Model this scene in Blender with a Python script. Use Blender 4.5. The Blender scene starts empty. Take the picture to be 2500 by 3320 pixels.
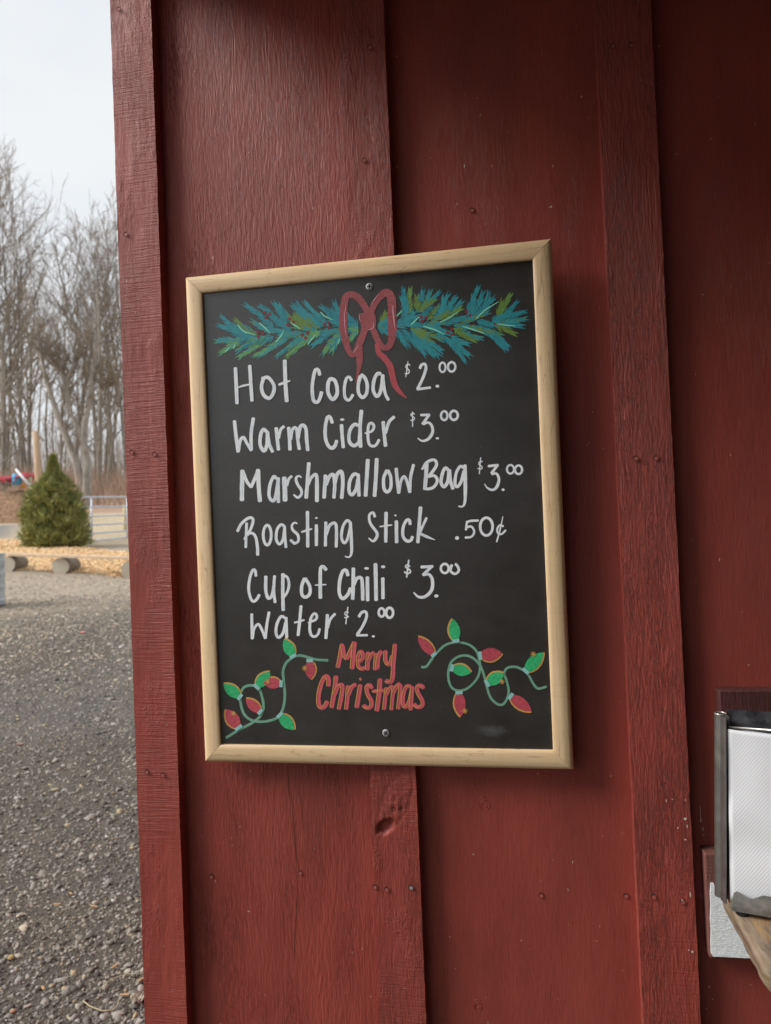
import bpy, math, random
import numpy as np
from mathutils import Vector, Matrix
R = math.radians
scene = bpy.context.scene
rng = np.random.default_rng(7)
random.seed(7)

# ------------------------------------------------------------------ camera
YAW, PIT, ROL, FPX = -0.18263465, 0.01993736, -0.04147817, 2400.0
CAM = np.array([0.0, 0.0, 1.5])
fw = np.array([math.sin(YAW)*math.cos(PIT), math.cos(YAW)*math.cos(PIT), math.sin(PIT)])
r_ = np.array([math.cos(YAW), -math.sin(YAW), 0.0]); u_ = np.cross(r_, fw)
rt = math.cos(ROL)*r_ + math.sin(ROL)*u_
up = -math.sin(ROL)*r_ + math.cos(ROL)*u_
cam_d = bpy.data.cameras.new('camera'); cam = bpy.data.objects.new('camera', cam_d)
scene.collection.objects.link(cam); scene.camera = cam
cam.matrix_world = Matrix(((rt[0], up[0], -fw[0], CAM[0]), (rt[1], up[1], -fw[1], CAM[1]),
                           (rt[2], up[2], -fw[2], CAM[2]), (0, 0, 0, 1)))
cam_d.sensor_fit = 'VERTICAL'; cam_d.sensor_height = 34.6; cam_d.sensor_width = 26.05
cam_d.lens = 34.6*FPX/3320.0
cam_d.clip_start = 0.05; cam_d.clip_end = 2000
cam_d.dof.use_dof = True; cam_d.dof.focus_distance = 1.0
cam_d.dof.aperture_fstop = cam_d.lens/3.2

# ------------------------------------------------------------------ world, sun, exposure
SUN_EL, SUN_AZ = R(38), R(-111)          # direction the light comes from (azimuth from +Y, clockwise)
w = bpy.data.worlds.new('World'); scene.world = w; w.use_nodes = True
nt = w.node_tree; nt.nodes.clear()
out = nt.nodes.new('ShaderNodeOutputWorld'); bg = nt.nodes.new('ShaderNodeBackground')
sky = nt.nodes.new('ShaderNodeTexSky'); sky.sky_type = 'NISHITA'; sky.sun_disc = False
sky.sun_elevation = SUN_EL; sky.sun_rotation = SUN_AZ
tc = nt.nodes.new('ShaderNodeTexCoord')
mp = nt.nodes.new('ShaderNodeMapping'); mp.inputs['Scale'].default_value = (1.0, 1.0, 2.6)
nz = nt.nodes.new('ShaderNodeTexNoise'); nz.inputs['Scale'].default_value = 2.2; nz.inputs['Detail'].default_value = 5; nz.inputs['Roughness'].default_value = .5
cr = nt.nodes.new('ShaderNodeValToRGB')
cr.color_ramp.elements[0].position = .32; cr.color_ramp.elements[0].color = (6.75, 7.05, 7.3, 1)
cr.color_ramp.elements[1].position = .68; cr.color_ramp.elements[1].color = (7.8, 7.9, 7.95, 1)
mx = nt.nodes.new('ShaderNodeMix'); mx.data_type = 'RGBA'; mx.inputs[0].default_value = .93
nt.links.new(tc.outputs['Generated'], mp.inputs[0]); nt.links.new(mp.outputs[0], nz.inputs['Vector'])
nt.links.new(nz.outputs[0], cr.inputs[0]); nt.links.new(sky.outputs[0], mx.inputs[6]); nt.links.new(cr.outputs[0], mx.inputs[7])
nt.links.new(mx.outputs[2], bg.inputs[0]); bg.inputs[1].default_value = 0.05
nt.links.new(bg.outputs[0], out.inputs[0])
sd = bpy.data.lights.new('sun', 'SUN'); sd.energy = 1.5; sd.angle = R(28); sd.color = (1, .97, .93)
so = bpy.data.objects.new('sun', sd); scene.collection.objects.link(so)
sdir = Vector((math.sin(SUN_AZ)*math.cos(SUN_EL), math.cos(SUN_AZ)*math.cos(SUN_EL), math.sin(SUN_EL)))
so.rotation_euler = sdir.to_track_quat('Z', 'Y').to_euler(); so.location = (-6, -3, 6)
scene.view_settings.view_transform = 'Standard'; scene.view_settings.look = 'None'
scene.view_settings.gamma = 1; scene.view_settings.use_curve_mapping = False
scene.view_settings.exposure = 1.33

# ------------------------------------------------------------------ measuring helpers
def ray(px, py):                      # direction with forward depth 1
    return fw + (px-1250)/FPX*rt - (py-1660)/FPX*up
def on_y(px, py, Y):
    d = ray(px, py); return CAM + d*(Y/d[1])
def at_depth(px, py, D):
    return CAM + ray(px, py)*D
UD = np.array([math.sin(R(-33.7)), math.cos(R(-33.7))])
_s = [-60, 0, 4, 8, 12, 16, 20, 24, 35, 45, 60, 80, 120, 220, 400]
_z = [0, 0, 0, .27, .53, .81, 1.20, 1.38, 2.25, 3.3, 5.1, 6.4, 8.0, 9.5, 10]
def gz(x, y):
    s = np.asarray(x)*UD[0] + np.asarray(y)*UD[1]
    z = np.interp(s, _s, _z)
    return z
def ground_at(px, py):
    d = ray(px, py); t0 = .5
    t = t0
    while t < 300:
        p = CAM + d*t
        if p[2] < gz(p[0], p[1]): break
        t += .02 + t*.003
    return CAM + d*t

# ------------------------------------------------------------------ object helpers
COL = scene.collection
def tag(o, label=None, cat=None, group=None, kind=None):
    if label: o['label'] = label
    if cat: o['category'] = cat
    if group: o['group'] = group
    if kind: o['kind'] = kind
    return o
def empty(name, loc=(0, 0, 0), rot=None, label=None, cat=None, group=None):
    o = bpy.data.objects.new(name, None); COL.objects.link(o); o.location = loc
    o.empty_display_size = .1
    if rot: o.rotation_euler = rot
    return tag(o, label, cat, group)
def mesh(name, V, Fc, mat, parent=None, uv=None, col=None, smooth=False, mats=None, midx=None, loc=None):
    me = bpy.data.meshes.new(name)
    me.from_pydata([tuple(map(float, v)) for v in V], [], [tuple(map(int, f)) for f in Fc])
    if uv is not None:
        l = me.uv_layers.new(name='UVMap'); idx = np.empty(len(me.loops), dtype=np.int32)
        me.loops.foreach_get('vertex_index', idx); l.data.foreach_set('uv', np.asarray(uv, dtype=np.float32)[idx].ravel())
    if col is not None:
        a = me.color_attributes.new('tint', 'FLOAT_COLOR', 'POINT'); a.data.foreach_set('color', np.asarray(col, dtype=np.float32).ravel())
    for m in (mats or [mat]): me.materials.append(m)
    if midx is not None: me.polygons.foreach_set('material_index', np.asarray(midx, dtype=np.int32))
    if smooth: me.polygons.foreach_set('use_smooth', np.ones(len(me.polygons), dtype=bool))
    me.update()
    o = bpy.data.objects.new(name, me); COL.objects.link(o)
    if parent: o.parent = parent
    if loc is not None: o.location = loc
    return o
def fast_mesh(name, V, tris, mat, parent=None, col=None, smooth=False):
    V = np.asarray(V, dtype=np.float32); T = np.asarray(tris, dtype=np.int32); n = T.shape[1]
    me = bpy.data.meshes.new(name)
    me.vertices.add(len(V)); me.vertices.foreach_set('co', V.ravel())
    me.loops.add(T.size); me.loops.foreach_set('vertex_index', T.ravel())
    me.polygons.add(len(T)); me.polygons.foreach_set('loop_start', np.arange(0, T.size, n, dtype=np.int32))
    me.polygons.foreach_set('loop_total', np.full(len(T), n, dtype=np.int32))
    if smooth: me.polygons.foreach_set('use_smooth', np.ones(len(T), dtype=bool))
    me.update(calc_edges=True)
    if col is not None:
        a = me.color_attributes.new('tint', 'FLOAT_COLOR', 'POINT'); a.data.foreach_set('color', np.asarray(col, dtype=np.float32).ravel())
    me.materials.append(mat)
    o = bpy.data.objects.new(name, me); COL.objects.link(o)
    if parent: o.parent = parent
    return o
def box(x0, x1, y0, y1, z0, z1):
    V = [(x, y, z) for z in (z0, z1) for y in (y0, y1) for x in (x0, x1)]
    return V, [(0, 2, 3, 1), (4, 5, 7, 6), (0, 1, 5, 4), (2, 6, 7, 3), (0, 4, 6, 2), (1, 3, 7, 5)]
def bevel(o, wd, seg=2):
    m = o.modifiers.new('b', 'BEVEL'); m.width = wd; m.segments = seg; m.limit_method = 'ANGLE'; return o
def boxo(name, b, mat, parent=None, bv=0, loc=None):
    V, Fc = box(*b); o = mesh(name, V, Fc, mat, parent, loc=loc)
    if bv: bevel(o, bv)
    return o
def tube_geo(P, rad, n=8, cap=True):
    P = [np.asarray(p, float) for p in P]; m = len(P)
    if np.isscalar(rad): rad = [rad]*m
    V = []; Fc = []
    pn = None
    for i, p in enumerate(P):
        t = P[min(i+1, m-1)] - P[max(i-1, 0)]; t /= np.linalg.norm(t)+1e-12
        if pn is None:
            a = np.array([0, 0, 1.]) if abs(t[2]) < .9 else np.array([1., 0, 0]); pn = np.cross(t, a)
        pn = pn - t*(pn@t); pn /= np.linalg.norm(pn); b = np.cross(t, pn)
        for k in range(n):
            an = 2*math.pi*k/n; V.append(p + rad[i]*(math.cos(an)*pn + math.sin(an)*b))
    for i in range(m-1):
        for k in range(n):
            a = i*n+k; b2 = i*n+(k+1) % n; Fc.append((a, b2, b2+n, a+n))
    if cap:
        Fc.append(tuple(range(n-1, -1, -1))); Fc.append(tuple((m-1)*n+k for k in range(n)))
    return V, Fc
def join(parts):
    V = []; Fc = []
    for v, f in parts:
        k = len(V); V += list(v); Fc += [tuple(i+k for i in ff) for ff in f]
    return V, Fc
# value noise in numpy
_perm = rng.random((256, 256))
def vn(x, y):
    xi = np.floor(x).astype(int); yi = np.floor(y).astype(int); fx = x-xi; fy = y-yi
    fx = fx*fx*(3-2*fx); fy = fy*fy*(3-2*fy)
    a = _perm[xi % 256, yi % 256]; b = _perm[(xi+1) % 256, yi % 256]; c = _perm[xi % 256, (yi+1) % 256]; d = _perm[(xi+1) % 256, (yi+1) % 256]
    return (a*(1-fx)+b*fx)*(1-fy)+(c*(1-fx)+d*fx)*fy - .5

# ------------------------------------------------------------------ materials
class NB:
    def __init__(s, name):
        s.m = bpy.data.materials.new(name); s.m.use_nodes = True; s.t = s.m.node_tree
        s.b = s.t.nodes['Principled BSDF']
    def n(s, typ, **kw):
        nd = s.t.nodes.new('ShaderNode'+typ)
        for k, v in kw.items(): setattr(nd, k, v)
        return nd
    def l(s, a, b): s.t.links.new(a, b)
    def coord(s, kind='Object', scale=(1, 1, 1), randomize=False, rot=(0, 0, 0)):
        tcn = s.n('TexCoord'); mpn = s.n('Mapping'); mpn.inputs['Scale'].default_value = scale; mpn.inputs['Rotation'].default_value = rot
        src = tcn.outputs[kind]
        if randomize:
            oi = s.n('ObjectInfo'); mu = s.n('Math', operation='MULTIPLY'); mu.inputs[1].default_value = 37.0; s.l(oi.outputs['Random'], mu.inputs[0])
            va = s.n('VectorMath', operation='ADD'); s.l(src, va.inputs[0]); s.l(mu.outputs[0], va.inputs[1]); src = va.outputs[0]
        s.l(src, mpn.inputs[0]); return mpn.outputs[0]
    def noise(s, vec, scale=1., detail=3., rough=.5, dist=0.):
        nd = s.n('TexNoise'); nd.inputs['Scale'].default_value = scale; nd.inputs['Detail'].default_value = detail
        nd.inputs['Roughness'].default_value = rough; nd.inputs['Distortion'].default_value = dist; s.l(vec, nd.inputs['Vector']); return nd.outputs[0]
    def ramp(s, fac, stops):
        nd = s.n('ValToRGB'); e = nd.color_ramp.elements
        while len(e) < len(stops): e.new(.5)
        for el, (p, c) in zip(e, stops):
            el.position = p; el.color = (c, c, c, 1) if np.isscalar(c) else (*c, 1)
        s.l(fac, nd.inputs[0]); return nd.outputs[0]
    def mix(s, fac, a, b, mode='MIX'):
        nd = s.n('Mix', data_type='RGBA', blend_type=mode)
        for v, i in ((fac, 0), (a, 6), (b, 7)):
            if hasattr(v, 'links'): s.l(v, nd.inputs[i])
            elif i == 0: nd.inputs[0].default_value = v
            else: nd.inputs[i].default_value = (*v, 1)
        return nd.outputs[2]
    def math(s, op, a, b=0.):
        nd = s.n('Math', operation=op)
        for v, i in ((a, 0), (b, 1)):
            if hasattr(v, 'links'): s.l(v, nd.inputs[i])
            else: nd.inputs[i].default_value = v
        return nd.outputs[0]
    def bump(s, h, dist, strength=1.):
        nd = s.n('Bump'); nd.inputs['Distance'].default_value = dist; nd.inputs['Strength'].default_value = strength
        s.l(h, nd.inputs['Height']); s.l(nd.outputs[0], s.b.inputs['Normal'])
    def col(s, v):
        if hasattr(v, 'links'): s.l(v, s.b.inputs['Base Color'])
        else: s.b.inputs['Base Color'].default_value = (*v, 1)
    def set(s, **kw):
        for k, v in kw.items():
            i = s.b.inputs[k.replace('_', ' ')]
            if hasattr(v, 'links'): s.l(v, i)
            else: i.default_value = v
        return s

RED = (.318, .054, .037)
def painted_wood(name, base=RED, saw=.35, grain=1., crack=1., knots=.4, gloss=.50, dist=.0016, axis='z'):
    b = NB(name); dist *= 1.35
    rot = (0, 0, 0) if axis == 'z' else (0, R(90), 0)
    fine = b.noise(b.coord(scale=(310, 310, 46), randomize=True, rot=rot), 1, 5, .62, .35)
    wav = b.noise(b.coord(scale=(140, 140, 20), randomize=True, rot=rot), 1, 4, .6, 1.8)
    ridge = b.math('ABSOLUTE', b.math('SUBTRACT', b.noise(b.coord(scale=(200, 200, 24), randomize=True, rot=rot), 1, 4, .65, 1.6), .5))
    crk = b.ramp(ridge, [(0, 0.), (.022, 1.)])
    cmask = b.ramp(b.noise(b.coord(scale=(22, 22, 5), randomize=True, rot=rot), 1, 2), [(.42, 1.), (.62, 0.)])
    crk = b.math('MAXIMUM', crk, cmask)
    saws = b.noise(b.coord(scale=(22, 22, 520), randomize=True, rot=rot), 1, 3, .6)
    smask = b.ramp(b.noise(b.coord(scale=(9, 9, 6), randomize=True, rot=rot), 1, 3), [(.40, 0.), (.62, 1.)])
    kn = b.noise(b.coord(scale=(420, 420, 260), randomize=True, rot=rot), 1, 3, .7)
    kmask = b.ramp(b.noise(b.coord(scale=(17, 17, 9), randomize=True, rot=rot), 1, 3), [(.56, 0.), (.68, 1.)])
    h = b.math('ADD', b.math('MULTIPLY', fine, .42*grain), b.math('MULTIPLY', wav, .55*grain))
    h = b.math('ADD', h, b.math('MULTIPLY', crk, .30*crack))
    h = b.math('ADD', h, b.math('MULTIPLY', b.math('MULTIPLY', saws, smask), saw))
    h = b.math('ADD', h, b.math('MULTIPLY', b.math('MULTIPLY', kn, kmask), knots))
    b.bump(h, dist, 1.)
    c1 = tuple(v*.82 for v in base); c2 = tuple(v*1.10 for v in base)
    c = b.mix(b.ramp(b.noise(b.coord(scale=(12, 12, 4), randomize=True, rot=rot), 1, 5, .6), [(.35, 0.), (.65, 1.)]), c1, c2)
    c = b.mix(b.math('MULTIPLY', b.math('SUBTRACT', 1., crk), .45*crack), c, tuple(v*.45 for v in base))
    c = b.mix(b.ramp(b.noise(b.coord(scale=(5, 5, 1.6), randomize=True, rot=rot), 1, 6, .7, .6), [(.45, 0.), (.70, .30)]), c, (base[0]*.62, base[1]*.95, base[2]*1.15))
    # tiny bare specks
    sp = b.ramp(b.noise(b.coord(scale=(240, 240, 160), randomize=True, rot=rot), 1, 1), [(.80, 0.), (.815, 1.)])
    c = b.mix(sp, c, (.55, .42, .33)); b.col(c)
    b.set(Roughness=b.ramp(fine, [(.3, gloss+.12), (.7, gloss-.04)])); b.b.inputs['Specular IOR Level'].default_value = .5
    return b.m
M = {}
M['batten_corner'] = painted_wood('red paint sawn corner batten', saw=1.0, grain=.5, crack=.15, knots=1.0, dist=.0013)
M['batten_mid'] = painted_wood('red paint knotty batten', saw=.6, grain=.9, crack=.7, knots=.9)
M['batten_right'] = painted_wood('red paint checked batten', saw=.3, grain=1.1, crack=1.6, knots=.5, dist=.0018)
M['board_left'] = painted_wood('red paint rough board', saw=.1, grain=1.1, crack=.8, knots=.3)
M['board_smooth'] = painted_wood('red paint smoother board', saw=.15, grain=.5, crack=.25, knots=.35, dist=.0010)
M['trim_dark'] = painted_wood('dark red paint trim', base=(.085, .024, .022), saw=.3, grain=.8, crack=.3, axis='x', dist=.0012)
def simple(name, c, rough=.6, metal=0., noise=None, bump=None, var=.15):
    b = NB(name); b.set(Roughness=rough, Metallic=metal)
    if noise:
        b.col(b.mix(b.ramp(b.noise(b.coord(scale=noise, randomize=True), 1, 4, .6), [(.35, 0.), (.65, 1.)]), tuple(v*(1-var) for v in c), tuple(min(1, v*(1+var)) for v in c)))
        if bump: b.bump(b.noise(b.coord(scale=noise, randomize=True), 1, 5, .6), bump)
    else: b.col(c)
    return b.m
def tinted(name, rough=.8, bump=None, mul=(1, 1, 1), var=None):
    b = NB(name); at = b.n('Attribute', attribute_name='tint'); c = at.outputs['Color']
    if var: c = b.mix(b.noise(b.coord(scale=var), 1, 3), c, tuple(m*.6 for m in mul), 'MULTIPLY')
    b.col(c); b.set(Roughness=rough)
    if bump: b.bump(b.noise(b.coord(scale=(bump[0],)*3), 1, 4), bump[1])
    return b.m
def maple(name):
    b = NB(name)
    g = b.noise(b.coord(scale=(9, 160, 160), randomize=True), 1, 5, .55, .6)
    g2 = b.noise(b.coord(scale=(45, 900, 900), randomize=True), 1, 3, .6)
    line = b.math('ABSOLUTE', b.math('SUBTRACT', b.noise(b.coord(scale=(5, 75, 75), randomize=True), 1, 2, .5, .9), .5))
    blot = b.noise(b.coord(scale=(18, 30, 30), randomize=True), 1, 4, .6)
    c = b.mix(b.ramp(g, [(.3, 0.), (.7, 1.)]), (.76, .52, .28), (.88, .65, .40))
    c = b.mix(b.ramp(blot, [(.35, .0), (.7, .35)]), c, (.86, .65, .40))
    c = b.mix(b.ramp(line, [(0, .42), (.012, 0.)]), c, (.26, .135, .055))
    c = b.mix(b.ramp(g2, [(.62, 0.), (.75, .3)]), c, (.33, .19, .09))
    c = b.mix(b.ramp(b.noise(b.coord(scale=(260, 30, 30), randomize=True), 1, 2), [(.55, 0.), (.78, .12)]), c, (.45, .27, .13))
    b.col(c); b.set(Roughness=.38); b.bump(g2, .0001); return b.m
M['maple'] = maple('light maple frame')
def chalk():
    b = NB('charcoal chalkboard')
    n1 = b.noise(b.coord(scale=(900, 900, 900)), 1, 2, .7)
    n2 = b.noise(b.coord(scale=(14, 14, 14)), 1, 5, .65)
    c = b.mix(b.ramp(n2, [(.3, 0.), (.75, 1.)]), (.024, .021, .0195), (.034, .030, .028))
    # rubbed chalk smudge, lower right, and a faint dark finger mark upper middle
    for cx, cz, rx, rz, colr, amt in ((.152, -.296, .024, .009, (.16, .165, .18), .42), (-.045, .292, .02, .012, (.01, .01, .01), .7)):
        tcn = b.n('TexCoord'); mpn = b.n('Mapping'); mpn.vector_type = 'TEXTURE'
        mpn.inputs['Location'].default_value = (cx, 0, cz); mpn.inputs['Scale'].default_value = (rx, 1, rz)
        b.l(tcn.outputs['Object'], mpn.inputs[0]); ln = b.n('VectorMath', operation='LENGTH'); b.l(mpn.outputs[0], ln.inputs[0])
        f = b.math('ADD', ln.outputs['Value'], b.math('MULTIPLY', b.math('SUBTRACT', b.noise(b.coord(scale=(90, 1, 130)), 1, 4, .6), .5), 1.5))
        c = b.mix(b.ramp(f, [(.2, amt), (1.0, 0.)]), c, colr)
    wipe = b.ramp(b.noise(b.coord(scale=(7, 7, 26), rot=(0, R(24), 0)), 1, 6, .7, 1.0), [(.46, 0.), (.75, .07)]); c = b.mix(wipe, c, (.16, .155, .15))
    dust = b.ramp(b.noise(b.coord(scale=(420, 420, 420)), 1, 1), [(.77, 0.), (.80, .35)])
    c = b.mix(dust, c, (.3, .3, .3)); b.col(c)
    b.set(Roughness=b.ramp(n2, [(.3, .26), (.7, .40)])); b.b.inputs['Specular IOR Level'].default_value = .8; b.bump(n1, .00006); return b.m
M['chalk'] = chalk()
def marker(name, c1, c2, rough=.45, lo=.3, hi=.7, us=7., vs=14.):
    b = NB(name); tcn = b.n('TexCoord'); mpn = b.n('Mapping'); mpn.inputs['Scale'].default_value = (us, vs, 1); b.l(tcn.outputs['UV'], mpn.inputs[0])
    f = b.noise(mpn.outputs[0], 1, 3, .6, .3)
    f2 = b.noise(b.coord(scale=(35, 35, 35)), 1, 2)
    c = b.mix(b.ramp(b.math('ADD', b.math('MULTIPLY', f, .7), b.math('MULTIPLY', f2, .3)), [(lo, 0.), (hi, 1.)]), c1, c2)
    b.col(c); b.set(Roughness=rough); return b.m
M['white'] = marker('white chalk marker', (.60, .68, .77), (.95, .98, 1.0), lo=.34, hi=.52, us=5., vs=4.)
M['bow'] = marker('dusty red marker', (.24, .045, .055), (.47, .12, .13), us=3, vs=20)
M['bow_bright'] = marker('bright red marker', (.42, .065, .085), (.56, .10, .12), us=3, vs=20)
M['red_m'] = marker('coral red marker', (.62, .09, .13), (.82, .15, .17), us=3, vs=30)
M['gold_m'] = marker('gold marker', (.55, .30, .08), (.80, .44, .12))
M['pink_m'] = marker('pink highlight marker', (.62, .22, .30), (.85, .45, .50))
M['cord_m'] = marker('sage green marker', (.13, .33, .22), (.24, .48, .34), us=3, vs=15)
M['sock_m'] = marker('pale teal marker', (.27, .58, .56), (.38, .68, .66))
M['green_m'] = marker('emerald marker', (.015, .34, .11), (.06, .64, .25), us=3, vs=8)
M['bulbred_m'] = marker('rose red marker', (.38, .045, .065), (.70, .11, .15), us=3, vs=8)
M['teal1'] = marker('teal marker', (.02, .23, .28), (.045, .40, .44))
M['teal2'] = marker('deep teal marker', (.015, .17, .23), (.03, .29, .36))
M['olive'] = marker('olive green marker', (.10, .20, .04), (.21, .34, .07))
M['lime'] = marker('grass green marker', (.12, .33, .11), (.21, .48, .17))
M['mint'] = marker('mint marker', (.18, .68, .48), (.33, .85, .62))
M['berry'] = marker('berry red marker', (.20, .022, .035), (.29, .035, .05))

# ------------------------------------------------------------------ ground
def ground_mat():
    b = NB('yard ground')
    at = b.n('Attribute', attribute_name='tint'); base = at.outputs['Color']
    n1 = b.noise(b.coord(scale=(150, 150, 150)), 1, 4, .7)
    n2 = b.noise(b.coord(scale=(9, 9, 9)), 1, 6, .7)
    n3 = b.noise(b.coord(scale=(35, 35, 35)), 1, 3, .7)
    c = b.mix(b.ramp(n1, [(.3, 0.), (.7, 1.)]), (.35, .35, .36), (1.35, 1.33, 1.3))
    c2 = b.mix(b.ramp(n2, [(.3, 0.), (.7, 1.)]), (.6, .6, .62), (1.35, 1.32, 1.25))
    c = b.mix(1., base, c, 'MULTIPLY'); c = b.mix(1., c, c2, 'MULTIPLY')
    pal = b.ramp(n3, [(.66, 0.), (.72, .6)]); c = b.mix(pal, c, (.36, .29, .21)); b.col(c)
    b.set(Roughness=.9); b.bump(b.math('ADD', n1, b.math('MULTIPLY', n3, .6)), .02, .8); return b.m
M['ground'] = ground_mat()
def smooth(a, b_, x): t = np.clip((x-a)/(b_-a), 0, 1); return t*t*(3-2*t)
def build_ground():
    ss = np.concatenate([np.linspace(-60, -4, 12), np.arange(-3, 6, .25), np.arange(6, 30, .3), np.linspace(30, 80, 60), np.linspace(84, 400, 30)])
    tt = np.concatenate([np.linspace(-300, -40, 12), np.arange(-36, 8, .8), np.linspace(8, 300, 14)])
    tt = np.concatenate([np.linspace(-300, -30, 10), np.arange(-28, -8, 1.0), np.arange(-8, 14, .4), np.linspace(14, 300, 14)])
    PD = np.array([UD[1], -UD[0]])
    S, T = np.meshgrid(ss, tt, indexing='ij')
    X = UD[0]*S + PD[0]*T; Y = UD[1]*S + PD[1]*T
    Z = gz(X, Y) + .05*vn(S*.8, T*.8)*np.clip((S-3)/4, 0, 1) + .35*vn(S*.15+9, T*.12)*np.clip((S-28)/20, 0, 1)
    V = np.stack([X, Y, Z], -1).reshape(-1, 3)
    # real base colours of the bands of ground
    nn = vn(S*.45, T*.45)*2.2 + vn(S*1.7, T*1.7)*.8
    s2 = S + nn*1.2
    grav = np.array([.135, .115, .09]); dark = np.array([.16, .148, .135]); tanr = np.array([.47, .395, .31])
    straw = np.array([.62, .51, .35]); road = np.array([.25, .245, .245]); leaf = np.array([.46, .31, .22]); bank = np.array([.32, .21, .15])
    def lerp(a, c, f): return a*(1-f[..., None]) + c*f[..., None]
    Cc = np.broadcast_to(grav, S.shape+(3,)).copy()
    Cc = lerp(Cc, dark, smooth(5.3, 6.0, s2)*(1-smooth(8.0, 9.2, s2))*.75)
    Cc = lerp(Cc, tanr, smooth(9.5, 12.5, s2))
    Cc = lerp(Cc, straw*.8, smooth(20.5, 22.5, s2)*(.45+.6*np.clip(vn(S*.9+5, T*.9), -.5, .5)))
    rd = smooth(26, 27.5, s2+.4*T*0)*(1-smooth(33, 34.5, s2))*smooth(-1.0, -2.5, T+0*S)
    Cc = lerp(Cc, road, rd)
    Cc = lerp(Cc, straw, smooth(33, 35, s2)*(1-smooth(40, 43, s2)))
    Cc = lerp(Cc, straw, smooth(24, 27, s2)*(1-smooth(40, 43, s2))*smooth(-2.5, -1.0, T+0*S))
    Cc = lerp(Cc, leaf, smooth(40, 43, s2)); Cc = lerp(Cc, bank, smooth(58, 66, s2))
    C = np.concatenate([Cc, np.ones(S.shape+(1,))], -1).reshape(-1, 4)
    a, c = S.shape; I = np.arange(a*c).reshape(a, c)
    q = np.stack([I[:-1, :-1], I[:-1, 1:], I[1:, 1:], I[1:, :-1]], -1).reshape(-1, 4)
    o = fast_mesh('ground', V, q[:, ::-1], M['ground'], col=C, smooth=True); tag(o, kind='structure'); return o
build_ground()
# height of the built ground sheet (bilinear is close enough, the near part is flat)
def gz2(x, y):
    PD = np.array([UD[1], -UD[0]]); S = x*UD[0]+y*UD[1]; T = x*PD[0]+y*PD[1]
    return gz(x, y) + .05*vn(S*.8, T*.8)*np.clip((S-3)/4, 0, 1) + .35*vn(S*.15+9, T*.12)*np.clip((S-28)/20, 0, 1)

# gravel stones, nobody could count them
ICO_V = np.array(Matrix.Identity(3))
def rock_proto():
    V = np.array([(1, 0, 0), (-1, 0, 0), (0, 1, 0), (0, -1, 0), (0, 0, 1), (0, 0, -1), (.62, .62, .55), (-.62, .62, .5), (-.62, -.62, .55), (.62, -.62, .5), (.6, .6, -.5), (-.6, .6, -.5), (-.6, -.6, -.5), (.6, -.6, -.5)], float)
    T = [(4, 0, 6), (4, 6, 2), (4, 2, 7), (4, 7, 1), (4, 1, 8), (4, 8, 3), (4, 3, 9), (4, 9, 0), (0, 10, 6), (6, 10, 2), (2, 11, 7), (7, 11, 1), (1, 12, 8), (8, 12, 3), (3, 13, 9), (9, 13, 0)]
    return V, np.array(T)
def scatter(name, pos, size, colr, flat=(.9, .7, .55), mat=None, spread=.35, proto=None, tilt=.5, sink=.35):
    PV, PT = proto or rock_proto(); n = len(pos)
    jit = 1 + (rng.random((n, len(PV), 1))-.5)*spread*2
    V = PV[None]*jit
    sc = np.array(flat)[None]*(1+(rng.random((n, 3))-.5)*.7); V = V*sc[:, None, :]*size[:, None, None]
    ax, ay, az = (rng.random(n)-.5)*2*tilt, (rng.random(n)-.5)*2*tilt, rng.random(n)*6.283
    def rx(V, a, i, j):
        c, s = np.cos(a)[:, None], np.sin(a)[:, None]; u, v = V[..., i].copy(), V[..., j].copy(); V[..., i] = c*u-s*v; V[..., j] = s*u+c*v
    rx(V, ax, 1, 2); rx(V, ay, 0, 2); rx(V, az, 0, 1)
    V = V + pos[:, None, :]; V[..., 2] += (size*(.5-sink))[:, None]
    T = (PT[None] + (np.arange(n)*len(PV))[:, None, None]).reshape(-1, PT.shape[1])
    C = np.repeat(np.concatenate([colr, np.ones((n, 1))], 1), len(PV), 0)
    return fast_mesh(name, V.reshape(-1, 3), T, mat, col=C)
M['stone'] = tinted('gravel stones', .85, bump=(600, .001))
def wedge(n, s0, s1, x0=-60, x1=520, power=1.0, margin=1.6):
    """points on the ground inside and around the strip of yard left of the wall"""
    t = rng.random(n)**power; s = s0+(s1-s0)*t
    mid = np.full(n, 0.0); half = .10*s*margin + .25
    T = mid + (rng.random(n)*2-1)*half
    PD = np.array([UD[1], -UD[0]]); X = UD[0]*s+PD[0]*T; Y = UD[1]*s+PD[1]*T
    return X, Y, s
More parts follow.
